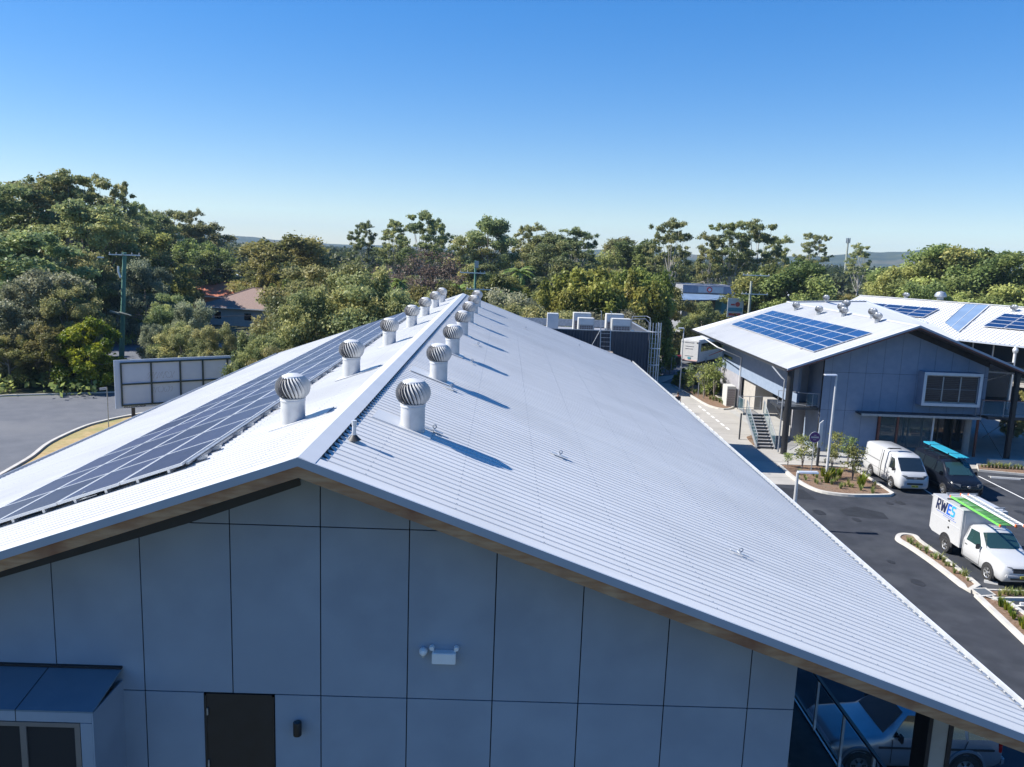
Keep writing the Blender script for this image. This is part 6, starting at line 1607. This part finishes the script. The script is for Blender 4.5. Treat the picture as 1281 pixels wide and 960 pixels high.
HT = [ # hand placed: kind, column, top row, distance, width factor, label
 ('dense',18,222,112,1.25,'tall eucalypt at the far left edge of the skyline'),
 ('dense',52,216,120,1.2,'tall spreading eucalypt, second from the left edge on the skyline'),
 ('open',84,211,118,1.25,'highest eucalypt on the left skyline with an umbrella shaped top'),
 ('open',124,220,124,1.1,'tall open eucalypt on the skyline right above the green utility pole'),
 ('dense',106,246,108,1.2,'grey stemmed eucalypt below the highest left skyline crown'),
 ('dense',140,262,116,1.0,'eucalypt whose crown shows just behind the top of the green utility pole'),
 ('open',164,250,150,1.0,'small umbrella shaped eucalypt on the slope right of the tall left group'),
 ('dense',186,262,165,1.2,'rounded eucalypt on the descending left skyline'),
 ('dense',213,259,175,1.1,'eucalypt with two small crowns midway down the left skyline'),
 ('open',241,262,185,.8,'tiny isolated umbrella crown on the lower left skyline'),
 ('dense',262,276,180,1.2,'last large crown before the left skyline drops to the hills'),
 ('dark',182,286,128,1.1,'dark tree with yellow green highlights behind the green utility pole'),
 ('olive',246,296,162,1.1,'tree with orange brown new leaves above the house roofs'),
 ('dark',255,312,158,1.3,'broad dark green tree directly above the orange tiled roof'),
 ('dark',212,322,140,1.2,'dark green tree left above the orange tiled roof'),
 ('grey',180,322,102,.8,'pale grey green tree just right of the green utility pole top'),
 ('near',44,290,101,1.0,'large olive brown crown at mid height on the left edge'),
 ('dark',12,318,88,1.0,'dark tree touching the left edge at mid height'),
 ('near',88,305,101,.85,'large mottled crown left of the green utility pole'),
 ('dark',108,335,98,.7,'dark shadowy tree just left of the green utility pole'),
 ('grey',58,335,76,1.0,'grey leaved tree standing over the left road bend'),
 ('grey',22,370,72,1.1,'pale grey bush tree at the left edge beside the road'),
 ('near',88,352,74,.8,'slender yellow green tree behind the bright green tree'),
 ('bright',108,398,69.5,1.0,'bright yellow green tree beside the left road bend'),
 ('dark',60,402,69.5,1.0,'low dark tree between the grey tree and the bright green tree'),
 ('dark',8,418,68.5,1.0,'low dark green tree at the left edge beside the road'),
 ('near',212,364,86,.75,'mottled grey green tree right of the green utility pole'),
 ('grey',242,374,82,.75,'silvery bush tree in front of the orange tiled roof'),
 ('near',226,402,72,.9,'dark olive tree just above the billboard'),
 ('near',268,404,69,.75,'dense olive tree above the right half of the billboard'),
 ('grey',192,404,74,.6,'grey brown bush tree right of the green utility pole base'),
 ('near',322,415,57,.75,'fine leaved olive bush overhanging the right end of the billboard'),
 ('near',345,428,51,.7,'low fine leaved bush beside the left gutter of the long roof'),
 ('near',392,356,61,.75,'left part of the big grey green tree row beyond the left roof edge'),
 ('near',412,322,67,1.0,'biggest grey green tree beyond the left slope of the long roof'),
 ('near',450,332,65,.9,'big grey green tree right of the biggest one beyond the left roof slope'),
 ('near',472,352,62,1.0,'olive tree behind the fourth vent left of the ridge'),
 ('near',515,366,62,1.0,'olive tree behind the far vents left of the ridge'),
 ('dark',553,352,70,1.0,'dark green tree behind the far end of the ridge'),
 ('dark',366,292,150,1.6,'wide dark crown on the skyline above the big grey green trees'),
 ('gold',348,325,135,.9,'yellow flowering tree left of the biggest grey green tree'),
 ('dark',322,338,140,1.0,'dark green tree between the white roof and the brown tiled roof'),
 ('open',455,277,170,.9,'small umbrella shaped eucalypt left of the tall middle skyline group'),
 ('open',492,275,165,1.1,'left crown of the tall middle skyline group of eucalypts'),
 ('open',528,263,160,1.15,'highest eucalypt of the middle skyline group'),
 ('open',546,276,168,.9,'right crown of the middle skyline group of eucalypts'),
 ('dense',612,268,150,1.0,'dense tall eucalypt on the skyline above the pole behind the ridge'),
 ('dense',592,290,150,1.1,'lower eucalypt left of the dense tall one above the ridge'),
 ('open',664,280,160,1.0,'slanting open crown right of the dense tall eucalypt'),
 ('dense',686,288,155,1.1,'eucalypt between the slanting open crown and the flat topped one'),
 ('open',724,284,150,1.3,'flat topped wide eucalypt on the skyline above the golden trees'),
 ('dense',702,298,140,1.3,'olive crown below the flat topped wide eucalypt'),
 ('dense',779,294,190,.95,'small rounded eucalypt on the skyline right of the flat topped one'),
 ('open',843,272,140,1.05,'tall layered eucalypt with separate leaf plates on the skyline'),
 ('open',889,292,150,.9,'small open crown left of the tall right hand skyline pair'),
 ('open',918,277,150,1.2,'left one of the tall right hand skyline pair of eucalypts'),
 ('open',952,274,152,1.2,'right one of the tall right hand skyline pair of eucalypts'),
 ('open',976,296,160,.9,'low open crown right of the tall skyline pair'),
 ('open',1020,292,190,1.0,'small isolated eucalypt on the skyline left of the mast'),
 ('open',1078,304,230,1.0,'small low umbrella crown on the skyline right of the mast'),
 ('gold',700,345,84,1.0,'leftmost of the big golden green trees behind the plant room'),
 ('gold',735,338,86,1.1,'second big golden green tree behind the plant room'),
 ('gold',772,332,88,1.1,'tallest of the big golden green trees behind the plant room'),
 ('gold',806,337,92,.95,'rightmost of the big golden green trees behind the plant room'),
 ('dark',838,356,112,1.0,'dark tree to the right of the golden green trees'),
 ('dark',790,402,84,.8,'dark shaded tree directly behind the caged ladder'),
 ('dark',826,396,110,.9,'dark shaded tree behind the wheelie bins'),
 ('near',880,376,118,1.0,'brownish olive tree left of the coach roof'),
 ('dark',903,392,122,.8,'dark green tree in front of the shop front'),
 ('near',656,378,66,1.1,'grey brown bush tree just beyond the right roof slope'),
 ('near',690,385,70,.9,'grey brown bush tree left of the white cabinet'),
 ('grey',640,360,78,1.0,'grey green tree right of the pole behind the ridge'),
 ('dark',625,340,100,1.0,'dark green tree right above the farthest roof vent'),
 ('palm',650,322,120,1.0,'pale palm crown right of the pole behind the ridge'),
 ('palm',500,338,110,.9,'palm in the middle of the tree canopy left of the ridge'),
 ('palm',632,348,98,.8,'second palm crown above the farthest roof vent'),
 ('palm',575,344,100,.8,'palm crown just left of the pole behind the ridge'),
 ('twiggy',545,310,120,1.3,'bare twigged brown tree in the middle of the canopy'),
 ('twiggy',480,330,112,1.0,'brown twigged tree left of the middle palm'),
 ('olive',800,298,170,1.3,'olive crown on the skyline behind the golden green trees'),
 ('olive',1178,303,128,1.25,'large rounded olive tree breaking the skyline right of the low hills'),
 ('olive',1208,306,126,1.1,'second rounded olive tree breaking the skyline at the right'),
 ('olive',1240,309,122,1.0,'third rounded olive tree on the right skyline'),
 ('olive',1268,312,118,1.2,'olive tree at the right edge of the skyline'),
 ('olive',1140,322,128,1.1,'lower olive tree left of the large rounded ones at right'),
 ('olive',1000,322,118,1.2,'yellow olive tree above the two storey roof'),
 ('dark',965,330,120,1.1,'dark green tree left of the yellow olive one above the two storey roof'),
]
for k, px_, top, Y, wd, lab in HT:
    t = tree_px(k, px_, top, Y, wd, lab); placed.append((t.location.x, t.location.y, 3.0))
GN = 'trees of the woodland behind the buildings'
LB = {'dense':'mid green eucalypt within the far woodland canopy','dark':'dark green tree within the woodland canopy','olive':'olive green tree within the woodland canopy','grey':'pale grey green tree within the woodland canopy','near':'mottled fine leaved tree within the woodland canopy','palm':'palm within the woodland canopy','gold':'yellow green tree within the woodland canopy','open':'open crowned eucalypt within the far woodland canopy','twiggy':'brown twigged tree within the woodland canopy'}
def blocked(X, Y):
    if -17 < X < 12 and Y < 60: return True
    if X > 15 and Y < 100 and X < 75: return True
    if 12 < X < 36 and Y < 108: return True
    if 20 < X < 45 and 108 < Y < 134: return True
    if X < -14 and Y < 68.5: return True
    px_ = 633+X/Y*1000
    if 90 < px_ < 200 and Y < 102: return True
    if px_ < 12 and Y < 100: return True
    if 795 < px_ < 925 and Y < 112: return True
    if 222 < px_ < 352 and 74 < Y < 152: return True
    if 225 < px_ < 305 and 112 <= Y < 150: return True
    return any((X-a)**2+(Y-b_)**2 < r_*r_ for a, b_, r_ in placed)
cnt = 0
rows = [76,84,93,103,114,126,140,156,174,195,218,245]
for Y0_ in rows:
    sp = 6.2+Y0_*.028; X = -.655*Y0_-1
    while X < .72*Y0_+6:
        x, y = X+random.uniform(-.35,.35)*sp, Y0_+random.uniform(-3,3)*(1+Y0_/150)
        X += sp
        if blocked(x, y): continue
        px_ = 633+x/y*1000; left = max(0, min(1, (290-px_)/200)); right = max(0, min(1, (px_-850)/250))
        if px_ > 690 and px_ < 1120: kd = random.choice(['dark','olive','dense','near','olive','dark','grey','palm'])
        elif px_ >= 1120: kd = random.choice(['olive','olive','olive','near','dark','grey'])
        elif px_ < 300: kd = random.choice(['dense','dark','near','dense','olive','dark'])
        else: kd = random.choice(['dark','olive','near','dense','dark','palm','grey','twiggy','gold' if random.random() < .3 else 'dark'])
        lim = 13.3-(3+Y0_*.022)*(1-left)+left*5*(Y0_/130)
        Ht = min(random.uniform(6.5, 11.5)*(1+.55*left*min(1.4, Y0_/110)), lim+random.uniform(-.8,.8)) if px_ < 1120 else random.uniform(8.5, 12.2)
        if kd in ('dense','open'): Ht = max(Ht, 9)
        if kd == 'palm' and Y0_ < 110: kd = 'dark'
        if kd == 'palm': Ht = min(Ht+1, 10)
        tree(kd, x, y, Ht, random.uniform(1.05,1.4)*(1.0 if kd != 'dense' else 1.15), LB[kd], GN); cnt += 1
print('fill trees', cnt, 'hand', len(HT))
# low undergrowth under the woodland, as one mass
cl = []
random.seed(3)
for i in range(1500):
    y = random.uniform(66, 150); x = random.uniform(-.72*y-4, .72*y+4)
    if blocked(x, y) and not any((x-a)**2+(y-b_)**2 < r_*r_ for a, b_, r_ in placed): continue
    cl.append(((x, y, .7), random.uniform(1.2,2.4), random.uniform(.6,1.2), 70, random.uniform(0,1)))
for i in range(150):      # reedy edge beside the left road
    u = i/150; px_ = -60+u*520; q = onz(px_, 486-.02*px_); cl.append(((q.x, q.y+random.uniform(.6,3), .5), 1.3, .8, 90, random.uniform(.3,1)))
me = leaf_mesh('undergrowth', cl, .24, 'l_olive', up=.2); o = bpy.data.objects.new('undergrowth', me); COL.objects.link(o); tag(o, kind='stuff'); o['label'] = 'low green undergrowth beneath the woodland trees'
# far woodland, as one mass
cl = []
for i in range(2300):
    y = 255+900*random.random()**1.5; x = random.uniform(-.75*y, .75*y); px_ = 633+x/y*1000; left = max(0, min(1, (300-px_)/250))
    h = random.uniform(8, 12.0)+left*3; tn = random.random(); rr = random.uniform(3.0, 5.0)*(1+y/1200)
    for k in range(4): cl.append(((x+random.uniform(-1,1)*rr*.6, y+random.uniform(-1,1)*rr*.6, h*random.uniform(.45,.86)), rr*.6, h*.22, 34, max(0,min(1,tn+random.uniform(-.25,.25)))))
me = leaf_mesh('far_woodland', cl, .75, 'l_dark', asp=.8, up=.5)
me.materials[0] = M['l_far'] if 'l_far' in M else leaf_mat('leaves_far', (.030,.048,.020), (.06,.08,.032), (.11,.12,.05))
o = bpy.data.objects.new('far_woodland', me); COL.objects.link(o); tag(o, kind='stuff'); o['label'] = 'distant mass of woodland reaching to the horizon'
# tree cover on the hills
# ------------------------------------------------------------------ garden plants
def shrub_proto(seed, kind):
    random.seed(seed)
    if kind == 'sapling':
        cl = [((random.uniform(-.45,.45), random.uniform(-.45,.45), random.uniform(.8,2.3)), .38, .32, 60, random.random()) for _ in range(12)]
        c = leaf_mesh('crown', cl, .075, 'l_olive'); b = MB()
        for k in range(4): a = k*1.6; b.tube([(0,0,0),(.1*math.cos(a),.1*math.sin(a),.9),(.3*math.cos(a),.3*math.sin(a),1.9)], [.03,.02,.008], 5)
        o = b.build('stem', 'bark'); s = o.data; bpy.data.objects.remove(o); return c, s
    b = MB(); T = []
    n = {'tuft':70, 'grass':60}[kind]
    for i in range(n):
        a = random.uniform(0,6.28); L_ = random.uniform(.3,.6); sp_ = random.uniform(.15,.6)*L_; w_ = .018 if kind == 'tuft' else .012
        d = Vector((math.cos(a), math.sin(a), 0)); s_ = Vector((-d.y, d.x, 0))*w_; p0_ = d*random.uniform(0,.08)
        b.poly([p0_-s_, p0_+s_, p0_+d*sp_*.45+Vector((0,0,L_*.7))+s_, p0_+d*sp_*.45+Vector((0,0,L_*.7))-s_]); b.poly([p0_+d*sp_*.45+Vector((0,0,L_*.7))-s_, p0_+d*sp_*.45+Vector((0,0,L_*.7))+s_, p0_+d*sp_+Vector((0,0,L_))]); t_ = random.random(); T += [t_, t_]
    b.keepn = True
    o = b.build('blades', 'l_bright' if kind == 'tuft' else 'l_olive'); me = o.data; at = me.attributes.new('tint','FLOAT','FACE'); at.data.foreach_set('value', T); bpy.data.objects.remove(o); return me, None
M['l_mix'] = M['l_bright']
sap = [shrub_proto(s, 'sapling') for s in (1,2,3)]; tuf = [shrub_proto(s, 'tuft') for s in (4,5)]; gra = [shrub_proto(s, 'grass') for s in (6,7)]
def plant(which, p, s, label, group=None, z=.09, name=None, cat='plant'):
    q = onz(*p); c, st_ = random.choice(which); nm = name or ('young_shrub' if which is sap else 'grass_tuft')
    if st_ is None:
        o = bpy.data.objects.new(nm, c); COL.objects.link(o); o.location = (q.x, q.y, z); o.scale = (s,s,s); o.rotation_euler = (0,0,random.uniform(0,6)); return tag(o, label, cat, group)
    t = thing(nm, label, cat, (q.x, q.y, z), random.uniform(0,6), group); t.scale = (s,s,s)
    for n_, me in (('stem', st_), ('crown', c)): o = bpy.data.objects.new(n_, me); COL.objects.link(o); o.parent = t
    return t
for p, s, l in (((1003,588),1.45,'leafy sapling left of the purple sign in the garden bed'),((1040,590),1.1,'small sapling just right of the tall lamp post'),((1066,603),1.5,'bushy sapling in front of the white panel van'),((1045,578),1.3,'sapling behind the tall lamp post against the blue grey wall'),((1060,582),1.2,'grey green sapling at the rear right of the garden bed'),((1018,578),.9,'small sapling behind the purple sign'),((985,586),.7,'tiny sapling at the left corner of the garden bed'),
  ((866,492),1.3,'bushy young tree at the near end of the far garden bed'),((880,500),1.6,'tall young tree by the diamond warning sign'),((893,497),1.8,'tall young tree between the diamond sign and the pale side wall'),((872,484),1.2,'young tree at the far end of the far garden bed'),((860,490),1.0,'low young shrub at the left tip of the far garden bed'),((905,492),1.2,'young shrub beside the orange tub')): plant(sap, p, s*(.62 if p[1] > 570 else .85), l, name='young_shrub')
for p, s, l in (((1034,606),1.5,'bright green strappy tuft nearest the kerb below the tall lamp post'),((1043,601),1.4,'bright green tuft right of the one nearest the kerb'),((1050,600),1.2,'bright green tuft between the lamp post and the bushy sapling'),((1077,612),1.7,'round yellow green tuft beside the white van bay'),((1029,598),1.1,'green tuft at the foot of the tall lamp post')): plant(tuf, p, s, l)
random.seed(12)
for i in range(26):
    u = random.random(); p = (990+random.random()*110, 0); p = (p[0], 592+ (p[0]-990)*.16+random.random()*12)
    plant(gra, p, random.uniform(.5,.8), 'small dull green grass clump on the bark of the large garden bed', 'grass clumps in the large garden bed')
for i in range(20):
    u = i/19; p = (1133+u*78+random.uniform(-3,3), 678+u*50+random.uniform(-3,3)); plant(gra, p, random.uniform(.3,.75), 'olive grass clump in the long kerbed island beside the utility truck', 'grass clumps in the long island')
for i in range(12):
    u = i/11; plant(gra, (1228+u*50, 586.5+u*3), random.uniform(.5,.9), 'grass clump in the strip behind the wheel stop bay', 'grass clumps in the strip right of the dark van')
for i in range(10):
    u = i/9; plant(tuf, (1250+u*34+random.uniform(-3,3), 758+u*36), random.uniform(.45,.8), 'green tuft in the bed at the lower right below the drain', 'green tufts in the lower right bed')
for i in range(10): plant(gra, (1250+i*5, 747.5+random.uniform(-1.5,1.5)), .6, 'small grass clump in the short bed right of the drain', 'grass clumps in the short bed')
for i in range(14): plant(gra, (852+i*4, 484+i*1.6+random.uniform(0,4)), random.uniform(.8,1.2), 'grass clump in the far garden bed', 'grass clumps in the far garden bed')
for i, (p_, s, l) in enumerate((((848,483),.16,'low bright green bush at the near left tip of the far garden bed'),((856,480),.2,'bright green bush beside the thin lamp post'),((887,494),.24,'bright green bush at the foot of the diamond sign'),((897,490),.24,'bright green bush beside the orange tub'),((866,482),.2,'bright green bush in the middle of the far garden bed'))):
    q = onz(*p_); tree('bright', q.x, q.y, 10.3*s*.8, 1.2, l)
# small trees on the plaza right
tree('near', 41, 62, 3.0, .8, 'small tree in the shaded courtyard at the right edge')
tree('dark', 44.5, 66, 3.4, .8, 'second small courtyard tree at the right edge, farther back')
# ------------------------------------------------------------------ haze
hz = MB().box((-4200,-60,-1.2),(4200,4200,110)).build('haze', 'white'); hz.data.materials.clear()
hm = bpy.data.materials.new('haze_air'); hm.use_nodes = True; n_ = hm.node_tree; n_.nodes.clear(); ou = n_.nodes.new('ShaderNodeOutputMaterial'); pv = n_.nodes.new('ShaderNodeVolumePrincipled')
pv.inputs['Color'].default_value = (.50,.72,1,1); pv.inputs['Density'].default_value = .00012; pv.inputs['Anisotropy'].default_value = .0
n_.links.new(pv.outputs[0], ou.inputs['Volume']); hz.data.materials.append(hm); tag(hz, kind='stuff')
SC.cycles.volume_bounces = 0

for o in SC.objects:
    l = o.get('label')
    if l and not 4 <= len(l.split()) <= 16: print('LONG', o.name, len(l.split()))
